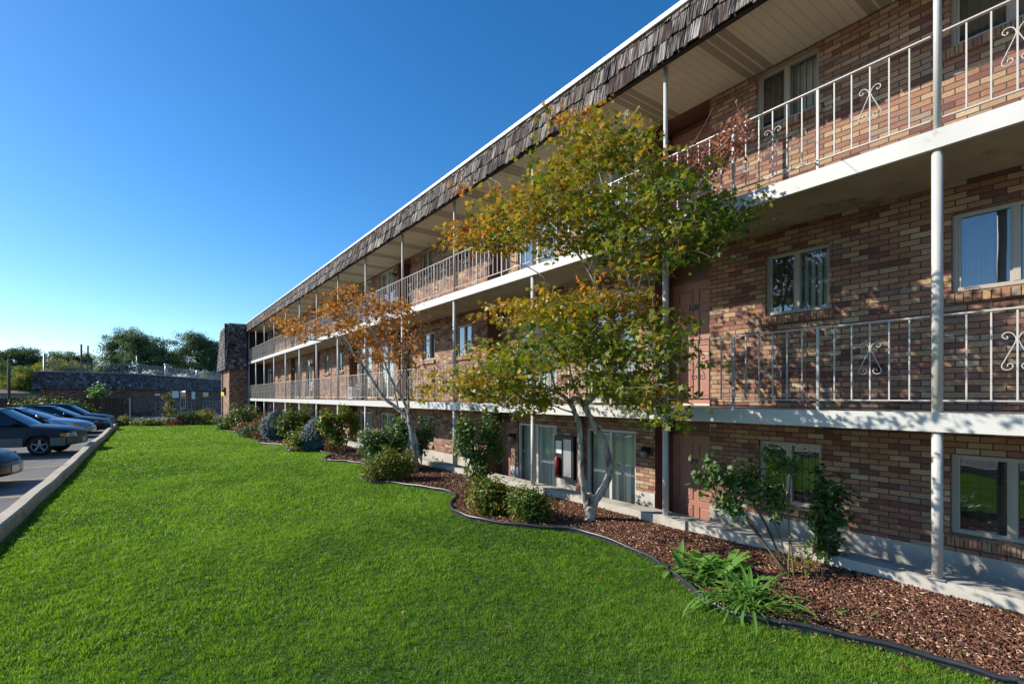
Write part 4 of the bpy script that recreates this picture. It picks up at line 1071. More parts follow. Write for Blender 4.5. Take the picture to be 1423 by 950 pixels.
# far bed at the end of the lawn
sh(285, 589, 'rounded_shrub', 'clipped yellow brown shrub at the end of the lawn', 'bush', 1.3, 1.0, 1800, .075, OVAL, 'shrub', .72, .22)
sh(261, 590, 'rounded_shrub', 'dark green shrub at the end of the lawn right of the young tree', 'bush', 1.5, .95, 1300, .10, OVAL, 'rose', .65, .25)
sh(246, 591, 'low_shrub', 'small reddish tuft between the young tree and the dark green shrub', 'bush', .9, .45, 450, .08, SLIM, 'russet', .35, .2)
sh(205, 591, 'low_shrub', 'low olive ground plants beside the sign post', 'bush', 2.3, .42, 1400, .09, OVAL, 'shrub', .55, .2)
sh(175, 591, 'low_shrub', 'grassy yellow tuft at the end of the kerb', 'bush', 1.2, .6, 900, .12, SLIM, 'shrub', .65, .2)
sh(304, 589.5, 'low_shrub', 'low green ground cover against the end tower wall', 'bush', 2.0, .4, 1000, .09, OVAL, 'shrub', .35, .2)
c = G(235, 590.5)
shrub('young_tree', 'slim young tree with tiers of yellow green leaves at the end of the lawn', 'tree', (c.x,c.y,0), [(0,0,.25,.50,.5,.12),(.05,0,.65,.40,.4,.10),(0,0,1.05,.42,.4,.12),(0,0,1.5,.30,.3,.22),(-.25,0,1.75,.22,.2,.15),(0,0,2.05,.14,.14,.2)], 900, .10, OVAL, 'shrub', .55, .25, 5, cr=.018)

# ------------------------------------------------------------------ beyond the lawn
# sign post
p = G(180, 592); t = empty('sign_post', (p.x, p.y, 0)); tag(t, 'plain thin metal post standing at the end of the parking kerb', 'post')
b = MB(); b.box((-.035,-.02,-.05),(.035,-.012,1.75)); b.box((-.035,-.012,-.05),(-.027,.02,1.75)); b.box((.027,-.012,-.05),(.035,.02,1.75)); b.build('channel', M['steel'], t)
# low shingled building
LB = empty('low_building', (-.86, 62.3, -.1)); tag(LB, 'single storey brick building with a deep shingled mansard and roof railing', 'building')
def lb(mb, name, mats, smooth=False, par=None):
    o = mb.build(name, mats, None, smooth); o.parent = par or LB
    if not par: o.matrix_parent_inverse = Matrix.Translation(-Vector(LB.location))
    return o
cA = vec(-8.3, 61.2, -.1); cB = vec(-.86, 62.3, -.1); e2 = vec(.48,.877,0).normalized(); cC = cB+e2*34
e1 = (cB-cA).normalized(); n1 = vec(e1.y,-e1.x,0); n2 = vec(e2.y,-e2.x,0)
HW, HM, HT = 2.75, 2.62, 4.12
b = MB(); U = vec(0,0,1)
i1, i2 = .45, .45
A_, B_, C_ = cA+e1*.45+vec(0,.3,0), cB-e1*.2+vec(-.1,.35,0), cC+vec(-.3,.3,0)
b.quad(A_, B_, B_+U*3.2, A_+U*3.2); b.quad(B_, C_, C_+U*3.2, B_+U*3.2); b.quad(A_+vec(0,14,0), A_, A_+U*3.2, A_+vec(0,14,3.2)); lb(b, 'wall', M['brick_far'])
b = MB(); sh_h = HT-HM
for (o_, du, ln_, nn_) in ((cA, e1, (cB-cA).length, n1), (cB, e2, 34, n2)):
    inn = -nn_*.38; top_ = o_+U*HT+inn; dvv = (o_+U*HM-top_); s_ = dvv.length; dvv.normalize(); dnn = nn_*sh_h/s_+U*.38/s_
    shakes(b, top_, du, dvv, dnn.normalized(), ln_, [(max(0,s_*i/6-.08), s_*(i+1)/6, .045) for i in range(6)], .12, .3, .03)
o_ = cA; nn_ = vec(-1,0,0); top_ = o_+U*HT+vec(.38,0,0); dvv = (o_+U*HM-top_); s_ = dvv.length; dvv.normalize()
shakes(b, top_+vec(0,12,0), vec(0,-1,0), dvv, vec(-1,0,.25).normalized(), 12, [(max(0,s_*i/6-.08), s_*(i+1)/6, .045) for i in range(6)], .12, .3, .03)
lb(b, 'mansard_roof', M['shake_far'])
b = MB(); tA, tB, tC = cA-n1*.38+U*(HT+.002)+vec(.38,0,0), cB-n1*.38+U*(HT+.002), cC-n2*.38+U*(HT+.002)
b.add([tA,tB,tC,tC+vec(-8,30,0),tA+vec(0,30,0)], [(0,1,2,3,4)])
for q, w_ in ((tA,tB),(tB,tC)):
    d = (w_-q).normalized(); nn_ = vec(d.y,-d.x,0); m_ = (q+w_)/2; b.obox(m_+U*.04+nn_*.03, d, nn_, U, (w_-q).length/2, .06, .04)
bA, bB, bC = cA-n1*.05+U*HM, cB+U*HM, cC-n2*.05+U*HM
b.add([cA+U*(HM+.02)+vec(.05,.05,0), cB+U*(HM+.02), A_+U*2.73, B_+U*2.73], [(0,1,3,2)]); b.add([cB+U*(HM+.02), cC+U*(HM+.02), B_+U*2.73, C_+U*2.73], [(0,1,3,2)])
lb(b, 'flat_roof', M['greybox'])
fr = MB()
def fence_line(q, w_, step, h, top=True):
    L_ = (w_-q).length; d = (w_-q)/L_; n = int(L_/step)
    for i in range(n+1):
        p_ = q+d*(L_*i/n); big = i % 12 == 0; r_ = .028 if big else .012
        fr.box((p_.x-r_,p_.y-r_,p_.z),(p_.x+r_,p_.y+r_,p_.z+h+(.08 if big else 0)))
    for z_ in (.12, h-.05):
        a_, c_ = q+U*z_, w_+U*z_; fr.tube([a_, c_], .016, 4)
fence_line(tA+U*.08+vec(.6,1.2,0), tB+U*.08+vec(0,1.2,0), .16, 1.0); fence_line(tB+U*.08+vec(0,1.2,0), tC+U*.08+vec(-.8,1.2,0), .16, 1.0)
lb(fr, 'roof_railing', M['greybox'])
def wallpt(s_, z_, out=.02): return B_+e2*s_+n2*out+U*z_
def wpanel(s0, s1, z0, z1, out, name, m, th=.03, par=None):
    b = MB(); c = (wallpt(s0,z0,out)+wallpt(s1,z1,out))/2; b.obox(c, e2, n2, U, (s1-s0)/2, th, (z1-z0)/2); return lb(b, name, m, par=par)
d_ = wpanel(8.6, 9.9, .45, 2.55, .03, 'door', M['steel'], .04); wpanel(8.75, 9.75, .6, 2.45, .08, 'pane', M['carglass'], .012, d_)
wpanel(6.9, 8.3, 1.75, 2.55, .04, 'notice_board', M['paper']); wpanel(11.3, 12.1, 1.6, 2.5, .04, 'notice_board', M['paper'])
wpanel(3.6, 4.5, 2.0, 2.2, .04, 'sign_board', M['paper'])
w_ = wpanel(14.0, 15.6, 1.8, 2.45, .04, 'window', M['greybox']); wpanel(14.1, 15.5, 1.87, 2.38, .08, 'pane', M['carglass'], .01, w_)
w_ = wpanel(19, 21.2, 1.2, 2.45, .04, 'window', M['greybox']); wpanel(19.1, 21.1, 1.27, 2.38, .08, 'pane', M['carglass'], .01, w_)
b = MB(); p_ = wallpt(9.2, 2.6, .2); b.tube([p_+U*.02, p_-U*.08], [.12,.16], 10); lo = lb(b, 'porch_light', M['vinyl_white'])
lm = mat('porch_glow', (.9,.9,.8), .4); lm.node_tree.nodes['Principled BSDF'].inputs['Emission Color'].default_value = (1,.97,.85,1); lm.node_tree.nodes['Principled BSDF'].inputs['Emission Strength'].default_value = 3
b = MB(); b.tube([p_-U*.081, p_-U*.16], [.15,.08], 10); lb(b, 'bulb', lm, par=lo)
# entrance ramp and handrails
rp = MB(); c = wallpt(9, .15, 1.0); rp.obox(c, e2, n2, U, 9.5, .95, .22); lb(rp, 'entrance_ramp', M['brick_far'])
for (s0, s1) in ((.3,4.5),(4.9,8.3),(10.2,13.6),(13.9,17)):
    hr = MB()
    for s_ in np.linspace(s0, s1, 5): q = wallpt(float(s_), .35, 1.85); hr.tube([q, q+U*.95], .022, 6)
    for z_ in (.45,.85,1.3): hr.tube([wallpt(s0,z_,1.85), wallpt(s1,z_,1.85)], .02, 6)
    lb(hr, 'handrail', M['steel'])
# lettering is too faint to read in the photo: only its blurred pale strip is there
# roof pipes and chimneys
def rooftube(x, zd, y0, y1, r_, m, label, name='vent_pipe', cap=False):
    a = P(x, y0, zd); c = P(x, y1, zd); b = MB(); b.tube([a, c], r_, 8)
    if cap: b.tube([c-Vector((0,0,.1)), c+Vector((0,0,.05)), c+Vector((0,0,.16))], [r_*1.05,r_*1.7,r_*.8], 10)
    o = b.build(name, m, None, True); tag(o, label, 'pipe' if 'pipe' in name else 'pole'); return o
rooftube(112.5, 56, 519, 478, .09, M['far_bark'], 'taller of two dark poles rising behind the left end of the shingled roof', 'roof_pole')
rooftube(121.8, 56, 519, 480, .08, M['far_bark'], 'shorter of two dark poles rising behind the left end of the shingled roof', 'roof_pole')
rooftube(189.5, 54, 520, 494, .045, M['steel'], 'thin pale mast on the corner of the shingled building', 'roof_pole')
rooftube(230.5, 57, 524, 507, .16, M['steel'], 'galvanised capped vent pipe on the shingled roof', 'vent_pipe', True)
rooftube(274, 60, 524, 514, .20, M['vinyl_white'], 'short white vent on the far part of the shingled roof', 'vent_pipe')
# light poles
def pole(x, zd, y0, y1, r_, m, lab, arm=True):
    a = P(x, y0, zd); a.z = -.1; c = P(x, y1, zd); t = empty('light_pole', a); tag(t, lab, 'light pole')
    b = MB(); b.tube([(0,0,0),(0,0,c.z-a.z)], [r_,r_*.8], 8); b.build('pole', m, t, True)
    b = MB(); z_ = c.z-a.z; b.tube([(0,0,z_-.2),(.35,-.2,z_-.1),(.5,-.3,z_-.2)], .04, 6); b.tube([(.5,-.3,z_-.15),(.5,-.3,z_-.35),(.5,-.3,z_-.45)], [.08,.16,.12], 8); b.build('lamp_head', M['steel'], t, True)
pole(12, 52, 580, 498, .13, M['far_bark'], 'dark wooden light pole at the left edge behind the parked cars')
pole(61, 60, 560, 491, .12, M['steel'], 'pale light pole beside the left end of the shingled roof')
# wooden fence
def wfence(px0, px1, z0, z1, ytop, lab):
    a, c = P(px0, ytop, z0), P(px1, ytop, z1); a.z = c.z = -.1; L_ = (c-a).length; d = (c-a)/L_; nn_ = vec(d.y,-d.x,0)
    t = empty('wooden_fence', a); tag(t, lab, 'fence'); b = MB(); n = int(L_/.15)
    for i in range(n):
        q = a+d*(.15*i+.07); h = 1.78+rng.uniform(-.015,.015); b.obox(q+U*h/2+nn_*rng.uniform(0,.01), d, nn_, U, .069, .01, h/2)
    o = b.build('boards', M['fence'], None); o.parent = t; o.matrix_parent_inverse = Matrix.Translation(-a)
    b = MB()
    for i in range(int(L_/2.4)+1):
        q = a+d*(2.4*i)-nn_*.07; b.obox(q+U*.93, d, nn_, U, .05, .05, .93)
    for z_ in (.3, 1.5): b.obox(a+d*L_/2-nn_*.03+U*z_, d, nn_, U, L_/2, .02, .045)
    o = b.build('frame', M['fence'], None); o.parent = t; o.matrix_parent_inverse = Matrix.Translation(-a)
M['fence'] = shake_mat('fence_board', (.07,.035,.022), (.20,.105,.065), (.11,.05,.03), .75)
wfence(92, 172, 41.5, 46.5, 552, 'brown board fence behind the parked cars reaching the shingled building')
wfence(-160, 91, 36, 41.4, 552, 'brown board fence behind the garden plants at the left edge')
# tall garden plants in front of the fence
for (x, w_, h_, m_, t0, lab) in ((38,1.7,1.9,'rose',.7,'leftmost clump of tall leafy garden plants before the fence'),(62,2.2,2.1,'shrub',.45,'second clump of tall garden plants before the fence, with yellow tops'),(84,1.9,1.8,'rose',.7,'third clump of tall garden plants before the fence, dark at its foot'),(103,1.5,1.7,'shrub',.3,'rightmost clump of tall garden plants before the fence')):
    p_ = P(x, 570, 39.4)
    shrub('garden_plant', lab, 'plant', (p_.x,p_.y,-.1), [(0,0,h_*.5,w_*.6,w_*.5,h_*.5),(w_*.3,0,h_*.4,w_*.4,w_*.4,h_*.4)], 1300, .17, OVAL, m_, t0, .28, 4, group='tall garden plants before the fence', cluster=.16)
p_ = P(136, 552, 45.3); shrub('leafy_tree', 'bright green sapling just behind the board fence', 'tree', (p_.x,p_.y,-.1), [(0,0,2.3,.75,.7,.75),(-.2,0,1.8,.5,.5,.5)], 800, .20, OVAL, 'hosta', .7, .2, 4, cr=.03, cluster=.15)
# brown roofed houses far left
def house(px, zd, w_, d_, eave, ridge, lab):
    p_ = P(px, 552, zd); t = empty('house', (p_.x, p_.y, -.1)); tag(t, lab, 'house')
    b = MB(); b.box((-w_/2,0,0),(w_/2,d_,eave)); b.build('wall', M['housewall'], t)
    b = MB(); o_ = .5; b.add([(-w_/2-o_,-o_,eave+.02),(w_/2+o_,-o_,eave+.02),(w_/2+o_,d_+o_,eave+.02),(-w_/2-o_,d_+o_,eave+.02),(-w_/2+2,d_/2,ridge),(w_/2-2,d_/2,ridge)], [(0,1,5,4),(1,2,5),(2,3,4,5),(3,0,4),(0,3,2,1)]); b.build('roof', M['houseroof'], t)
    for x_ in (-w_*.25, w_*.2):
        b = MB(); b.box((x_-.6,-.04,1),(x_+.6,-.002,2.1)); f = b.build('window', M['vinyl_white'], t); b = MB(); b.box((x_-.52,-.055,1.08),(x_+.52,-.041,2.02)); b.build('pane', M['carglass'], f)
M['housewall'] = noisy('stucco', (.32,.25,.19), (.38,.30,.23), 2, .9, .1); M['houseroof'] = noisy('brown_shingle', (.14,.095,.075), (.20,.14,.11), 7, .9, .5, .03)
house(35, 68, 12, 8, 2.3, 3.35, 'low brown roofed house behind the board fence')
house(-40, 74, 14, 8, 2.4, 3.7, 'brown roofed house partly cut by the left edge')

# ---- distant trees -----------------------------------------------------
def far_tree(px, zd, ytop, blobs, m, lab, n, size=.42, t0=.45, name='broadleaf_tree', trunk_r=.3, group='trees beyond the low building'):
    """blobs in photo units (dx, y, rx, ry) turned into metres at the tree's own distance"""
    b0 = P(px, 560, zd); b0.z = -.1; t = empty(name, b0); tag(t, lab, 'tree', group)
    k = zd/700; pts = []; tone = []; S = Skel(); ax = Vector((CT,-ST,0)); dp = Vector((ST,CT,0))
    hx = Vector((b0.x,b0.y,0)); topz = H+(550-ytop)*k
    S.limb([b0, b0+U*topz*.25, b0+U*topz*.5+ax*.3, b0+U*topz*.75], trunk_r, trunk_r*.35, 8)
    A = sum(b_[2]*b_[3] for b_ in blobs); cl = []
    for (dx, y, rx, ry) in blobs:
        c = b0+ax*(dx*k); c.z = H+(550-y)*k; nn_ = int(n*.8*rx*ry/A/22)+4; rd = (rx+ry)/2*k
        d = rng.normal(size=(nn_,3)); d /= np.linalg.norm(d,axis=1)[:,None]; rr = rng.random(nn_)**.45*(1+.13*rng.normal(size=nn_))
        q = d*rr[:,None]; cc = np.array(c)+q[:,:1]*np.array(ax)*rx*k+q[:,1:2]*np.array(dp)*rd+q[:,2:]*np.array([0,0,1])*ry*k; cl.append(cc)
    cl = np.concatenate(cl); cs = size*1.05
    pts = (cl[:,None]+rng.normal(0,1,(len(cl),22,3))*np.array([cs,cs,cs*.6])).reshape(-1,3)
    tone = np.repeat(rng.normal(t0+.12,.22,len(cl)),22)+rng.normal(0,.12,len(pts)); pts[:,2] = np.maximum(pts[:,2], .2)
    leaves('crown', pts, size, CLUMP, M[m], tone, .4, t)
    for c in cl[rng.permutation(len(cl))[:40]]: S.twig(c, minr=.02, mx=trunk_r*.4, n=5)
    wood(S.mb, 'trunk', M['far_bark'], t)
far_tree(192, 86, 455, [(0,480,30,26),(-14,474,20,18),(-36,479,12,13),(26,490,22,20),(8,505,46,22),(-34,505,18,22),(32,515,20,20)], 'far_leaf', 'largest dark green tree, centred above the low building', 9500, .34, .45, trunk_r=.45)
far_tree(272, 92, 462, [(-6,478,22,17),(20,484,20,16),(-22,498,14,20),(8,505,34,24),(30,505,16,26)], 'far_leaf', 'broad dark green tree between the largest tree and the end tower', 7500, .36, .5, trunk_r=.4)
far_tree(262, 78, 527, [(0,535,26,9),(20,533,18,9),(-22,538,16,8),(36,538,14,8)], 'far_yel', 'low yellow green tree below the broad dark tree', 2600, .30, .62, trunk_r=.15)
far_tree(205, 80, 530, [(0,540,30,10),(-25,541,20,10)], 'far_yel', 'low olive tree behind the corner of the shingled building', 1800, .30, .3, trunk_r=.15)
far_tree(148, 84, 500, [(0,515,16,16),(-8,525,22,16),(8,530,24,16)], 'far_leaf', 'pale feathery tree left of the largest tree', 3000, .3, .75, 'feathery_tree', trunk_r=.2)
far_tree(98, 88, 487, [(0,500,30,13),(-22,506,16,10),(20,502,18,12),(0,520,30,16)], 'far_leaf', 'flat topped tree behind the two dark poles', 4200, .34, .6, trunk_r=.3)
far_tree(88, 76, 499, [(-12,507,20,7),(12,510,22,8),(-4,522,32,14)], 'far_yel', 'yellow topped tree behind the roof railing', 3200, .30, .6, trunk_r=.2)
far_tree(20, 84, 478, [(0,492,22,13),(14,500,24,16),(38,510,16,16),(-14,505,20,20),(8,520,36,20)], 'far_leaf', 'dark round crowned tree at the left edge', 6500, .34, .35, trunk_r=.35)
far_tree(40, 70, 507, [(0,524,22,17),(-10,535,26,14),(12,532,16,14)], 'far_yel', 'bushy yellow green tree in front of the dark left tree', 3600, .28, .45, trunk_r=.2)
far_tree(4, 72, 505, [(0,525,12,22),(-10,535,20,16)], 'far_leaf', 'grey green tree cut by the left edge', 2400, .28, .7, trunk_r=.2)
far_tree(-60, 80, 480, [(0,505,34,26),(20,520,34,20),(-30,515,30,25)], 'far_leaf', 'tall green tree just beyond the left edge', 4000, .4, .4, trunk_r=.3)
# the belt of trees and bushes far behind everything reads as one mass
pts = []; tn_ = []
for k in range(620):
    px = rng.uniform(-260, 420); zd = rng.uniform(98, 118); p_ = P(px, 550, zd); hmax = 4.6+2.0*lown(np.array([px*.02]), np.array([1.0]), 1)[0]+1.2*math.sin(px*.07)
    zz = rng.uniform(-.1, max(2, hmax)); pts.append(np.array([p_.x,p_.y,zz])+rng.normal(0,.7,(14,3))); tn_.append(np.clip(rng.normal(.55,.2)+rng.normal(0,.1,14),0,1))
pts = np.concatenate(pts); pts[:,2] = np.maximum(pts[:,2], 0); o = leaves('distant_woodland', pts, .62, CLUMP, M['far_leaf'], np.concatenate(tn_), .4); tag(o, 'low belt of distant trees closing the view behind the houses', 'woodland', kind='stuff')
#@@CARS
# ------------------------------------------------------------------ parked cars
def carpaint(name, c, rough=.22, metal=.5):
    m = mat(name, c, rough, metal, .6); b = m.node_tree.nodes['Principled BSDF']
    b.inputs['Coat Weight'].default_value = .2; b.inputs['Specular IOR Level'].default_value = .35; b.inputs['Coat Roughness'].default_value = .05; return m
M['tyre'] = noisy('tyre_rubber', (.012,.012,.012), (.02,.02,.02), 9, .85, .3, .004)
M['rim'] = mat('alloy_rim', (.30,.29,.28), .35, .8)
M['amber'] = mat('amber_lens', (.75,.20,.02), .2)
M['lens'] = mat('headlight_lens', (.45,.45,.42), .08, .3, .8)
M['underbody'] = mat('underbody', (.008,.008,.008), .9)
M['plate'] = mat('number_plate', (.6,.6,.58), .5)
def wheel(parent, x, y, r_, side):
    t = MB(); n = 36; w = .10
    prof = [(r_*.66,-w),(r_*.9,-w),(r_*.985,-w*.7),(r_,0),(r_*.985,w*.7),(r_*.9,w),(r_*.66,w)]
    vs = []; fs = []
    for k in range(n):
        a = 2*math.pi*k/n
        for (rr, yy) in prof: vs.append((x+rr*math.cos(a), y+yy, r_+rr*math.sin(a)))
    m_ = len(prof)
    for k in range(n):
        for j in range(m_-1):
            a, c = k*m_+j, ((k+1) % n)*m_+j; fs.append((a, c, c+1, a+1))
    t.add(vs, fs); root = t.build('wheel', M['tyre'], parent, True)
    q = MB(); yo = y+side*w*.75; n = 36; R1 = r_*.67
    ring = [(R1, yo+side*.02),(R1*.92, yo+side*.022),(R1*.90, yo-side*.05)]; vs = []; fs = []
    for k in range(n):
        a = 2*math.pi*k/n
        for (rr, yy) in ring: vs.append((x+rr*math.cos(a), yy, r_+rr*math.sin(a)))
    for k in range(n):
        for j in range(2):
            a, c = k*3+j, ((k+1) % n)*3+j; fs.append((a,c,c+1,a+1))
    q.add(vs, fs)
    for k in range(5):
        a = 2*math.pi*k/5+.3; d = Vector((math.cos(a),0,math.sin(a))); p_ = Vector((-math.sin(a),0,math.cos(a)))
        c0 = Vector((x,yo+side*.012,r_))
        q.add([c0+d*.03+p_*.035, c0+d*.03-p_*.035, c0+d*R1*.95-p_*.022+Vector((0,side*.004,0)), c0+d*R1*.95+p_*.022+Vector((0,side*.004,0)),
               c0+d*.03+p_*.045-Vector((0,side*.03,0)), c0+d*.03-p_*.045-Vector((0,side*.03,0)), c0+d*R1*.95-p_*.032-Vector((0,side*.03,0)), c0+d*R1*.95+p_*.032-Vector((0,side*.03,0))],
              [(0,1,2,3),(0,3,7,4),(1,5,6,2)])
    q.tube([(x,yo-side*.02,r_),(x,yo+side*.018,r_),(x,yo+side*.025,r_)], [.055,.05,.02], 14)
    q.build('rim', M['rim'], root, True)
    d = MB(); d.tube([(x,yo-side*.07,r_),(x,yo-side*.045,r_)], R1*.97, 24); d.build('brake_disc', M['underbody'], root)
def car(loc, dirv, lab, cat, pr, paint, lower=None, group='cars parked along the kerb'):
    """pr: L length, W width, H roof, fo front overhang, wb wheelbase, wr wheel radius, hood [(x,z)...], belt z,
       A (x base), B (x,z roof front), Cc (x,z roof rear), D (x,z base rear); nose at x=0, body runs to -L"""
    ang = math.atan2(dirv.y, dirv.x); t = empty('parked_car', loc, ang); tag(t, lab, cat, group)
    L, W, Hh, wr = pr['L'], pr['W'], pr['H'], pr['wr']; xf = -pr['fo']; xr = xf-pr['wb']; sill = pr.get('sill', .24); ar = wr+.055
    def arch(xc):
        a0 = math.asin(max(-1,(sill-wr)/ar)); pts = []
        for k in range(13):
            a = math.pi-a0-(math.pi-2*a0)*k/12
            pts.append((xc+ar*math.cos(a), wr+ar*math.sin(a)))
        return pts
    top = pr['hood']+pr['rear']
    bottom = arch(xr)+arch(xf)
    out = top+[(-L+.12, sill)]+bottom+[(-.22, sill-.01),(-.06, sill+.02)]
    N = len(out); st = [-.5,-.49,-.465,-.40,-.22,0,.22,.40,.465,.49,.5]
    nose = pr.get('nose', .20); vs = []
    for s_ in st:
        e_ = abs(s_)*2
        for (x, z) in out:
            xx, zz = x, z
            if x > -.9: xx -= nose*e_**3.2*((x+.9)/.9)
            if x < -L+.8: xx += .16*e_**3.2*((-L+.8-x)/.8)
            if z > .62: zz -= .055*e_**5*min(1,(z-.62)/.15)
            yy = s_*W*(1-.07*max(0,(z-.60)/.4)**1.5*(e_ > .7))
            if e_ > .97: yy *= .992; zz = .55+(zz-.55)*.985 if zz > .55 else zz
            if e_ >= 1: yy *= .996
            if z < .42: yy *= 1-.02*(.42-z)/.2
            vs.append((xx, yy, zz))
    fs = []; mi = []
    nb0 = len(top)+1; nb1 = nb0+len(bottom)
    bd = MB(); bd.v = vs
    for i in range(len(st)-1):
        for j in range(N):
            a, c = i*N+j, i*N+(j+1) % N
            bd.f.append((a, a+N, c+N, c)); bd.m.append(1 if (nb0-1 <= j <= nb1) else 0)
    bd.f.append(tuple(range(N))); bd.m.append(0); bd.f.append(tuple((len(st)-1)*N+k for k in range(N))[::-1]); bd.m.append(0)
    body = bd.build('body', [paint, M['underbody']], t)
    bm_ = bmesh.new(); bm_.from_mesh(body.data); bmesh.ops.recalc_face_normals(bm_, faces=bm_.faces); bm_.to_mesh(body.data); bm_.free()
    for p in body.data.polygons: p.use_smooth = len(p.vertices) == 4
    mod = body.modifiers.new('soft', 'EDGE_SPLIT'); mod.split_angle = R(38)
    # cabin
    zb = pr['belt']; wb_ = W/2*.915; wt = W/2*.70; A, Bf, Cr, D = pr['A'], pr['Bf'], pr['Cr'], pr['D']
    def pt(x, z, s_):
        f = (z-zb)/(Hh-zb); return Vector((x, s_*(wb_+(wt-wb_)*f), z))
    def pane(name, c4, m=M['carglass'], inset=.04, par=body):
        c = sum(c4, Vector())/4; q = MB(); q.add([p_+(c-p_).normalized()*inset for p_ in c4], [(0,1,2,3)]); return q.build(name, m, t)
    zA = A[1]; a_l, a_r = pt(*A, 1), pt(*A, -1); b_l, b_r = pt(*Bf, 1), pt(*Bf, -1); c_l, c_r = pt(*Cr, 1), pt(*Cr, -1); d_l, d_r = pt(*D, 1), pt(*D, -1)
    mid_ws = Vector((.10,0,0))
    q = MB()  # curved screen
    n = 6
    for i in range(n):
        u0, u1 = i/n, (i+1)/n; g0, g1 = .12*math.sin(u0*math.pi), .12*math.sin(u1*math.pi)
        q.quad(a_l.lerp(a_r,u0)+Vector((g0,0,0)), a_l.lerp(a_r,u1)+Vector((g1,0,0)), b_l.lerp(b_r,u1)+Vector((g1*.4,0,.02*math.sin(u1*math.pi))), b_l.lerp(b_r,u0)+Vector((g0*.4,0,.02*math.sin(u0*math.pi))))
    q.build('windscreen', M['carglass'], t, True)
    q = MB()
    for i in range(n):
        u0, u1 = i/n, (i+1)/n; g0, g1 = .10*math.sin(u0*math.pi), .10*math.sin(u1*math.pi)
        q.quad(d_l.lerp(d_r,u0)-Vector((g0,0,0)), c_l.lerp(c_r,u0)-Vector((g0*.4,0,0)), c_l.lerp(c_r,u1)-Vector((g1*.4,0,0)), d_l.lerp(d_r,u1)-Vector((g1,0,0)))
    q.build('rear_window', M['carglass'], t, True)
    q = MB(); m_ = 7; ns = 9
    for i in range(m_):
        for j in range(ns-1):
            def rp_(i_, j_):
                f = i_/m_; u = j_/(ns-1); x = Bf[0]+(Cr[0]-Bf[0])*f; z = Bf[1]+(Cr[1]-Bf[1])*f+.045*math.sin(math.pi*min(1,max(0,f)))**.8*(Hh-Bf[1] > -1)+.04*math.sin(math.pi*u)
                return Vector((x+.05*math.sin(math.pi*u)*(1-2*f), wt*1.015*(1-2*u), z+.004))
            q.quad(rp_(i,j), rp_(i+1,j), rp_(i+1,j+1), rp_(i,j+1))
    q.build('roof', paint, t, True)
    xb1 = pr['Bp']; 
    hp = sorted((z, x) for x, z in pr['hood'])
    xprof = lambda z: float(np.interp(z, [h_[0] for h_ in hp], [h_[1] for h_ in hp]))
    for s_ in (1,-1):
        A_, B_, C_, D_ = pt(*A,s_), pt(*Bf,s_), pt(*Cr,s_), pt(*D,s_)
        tb, bb = pt(xb1, Bf[1]+(Cr[1]-Bf[1])*.4+.03, s_), pt(xb1+.02, zb, s_)
        o_ = Vector((0,s_*.004,0))
        q = MB(); q.quad(A_+o_, bb+o_, tb+o_, B_+o_); q.build('side_window', M['carglass'], t)
        q = MB(); q.quad(bb+o_+Vector((-.05,0,0)), D_+o_, C_+o_, tb+o_+Vector((-.05,0,0))); q.build('side_window', M['carglass'], t)
        q = MB(); up_ = Vector((0,s_*.006,.02))
        q.tube([A_+Vector((.12,s_*.02,-.03)), A_.lerp(B_,.5)+Vector((.01,s_*.012,.006)), B_+up_, tb+up_, C_+up_, D_+Vector((-.03,s_*.01,0))], [.035,.032,.032,.030,.040,.05], 8)
        q.tube([bb+o_+Vector((-.025,0,0)), tb+o_+Vector((-.025,0,0))], .026, 6)
        if pr.get('cp'): x_ = pr['cp']; q.tube([pt(x_, zb, s_)+o_, pt(x_-.03, Cr[1], s_)+o_], .03, 6)
        q.build('pillar', paint, t, True)
        q = MB(); mc = A_+Vector((-.22, s_*.13, .07)); n_ = 12
        for (sx, rr) in ((0,0),): pass
        q.tube([mc+Vector((.07,0,0)), mc+Vector((.05,0,0)), mc+Vector((0,0,0)), mc+Vector((-.04,0,0))], [.03,.065,.082,.078], n_); q.tube([A_+Vector((-.2,0,.0)), mc], .025, 6)
        q.build('mirror', paint if pr.get('pm') else M['black'], t, True)
        wheel(t, xf, s_*(W/2-.12), wr, s_); wheel(t, xr, s_*(W/2-.12), wr, s_)
        # lamps wrap round the corner of the nose
        hz0, hz1, hx = pr['lamp']
        def fp(e_, z, o_=.008):
            return Vector((xprof(z)-nose*e_**3.2+o_, s_*(W/2*e_+(o_ if e_ > .95 else 0)), z-.055*e_**5*min(1,max(0,z-.62)/.15)))
        q = MB(); es = [.50,.62,.74,.86,.95,1.0]
        for i in range(5): q.quad(fp(es[i],hz0), fp(es[i+1],hz0), fp(es[i+1],hz1), fp(es[i],hz1))
        p0_, p1_ = fp(1,hz0), fp(1,hz1); q.quad(p0_, Vector((hx,s_*(W/2+.006),hz0+.02)), Vector((hx,s_*(W/2+.006),hz1-.035)), p1_)
        q.build('headlight', M['lens'], t, True)
        q = MB(); q.quad(Vector((hx+.16,s_*(W/2+.010),hz0+.015)), Vector((hx-.02,s_*(W/2+.010),hz0+.035)), Vector((hx-.02,s_*(W/2+.010),hz1-.05)), Vector((hx+.16,s_*(W/2+.010),hz1-.03))); q.build('turn_signal', M['amber'], t)
        # door seams and handles
        q = MB()
        for x_ in (A[0]+.10, xb1-.03, xr+ar*.9+.12):
            q.box((x_-.004, s_*(W/2)-.004, sill+.04), (x_+.004, s_*(W/2)+.0015, zb-.03))
        for x_ in (xb1+.15, xb1-.03-.85): q.box((x_-.09, s_*W/2-.03, zb-.14), (x_+.06, s_*W/2+.008, zb-.115))
        q.build('door_trim', M['black'], t)
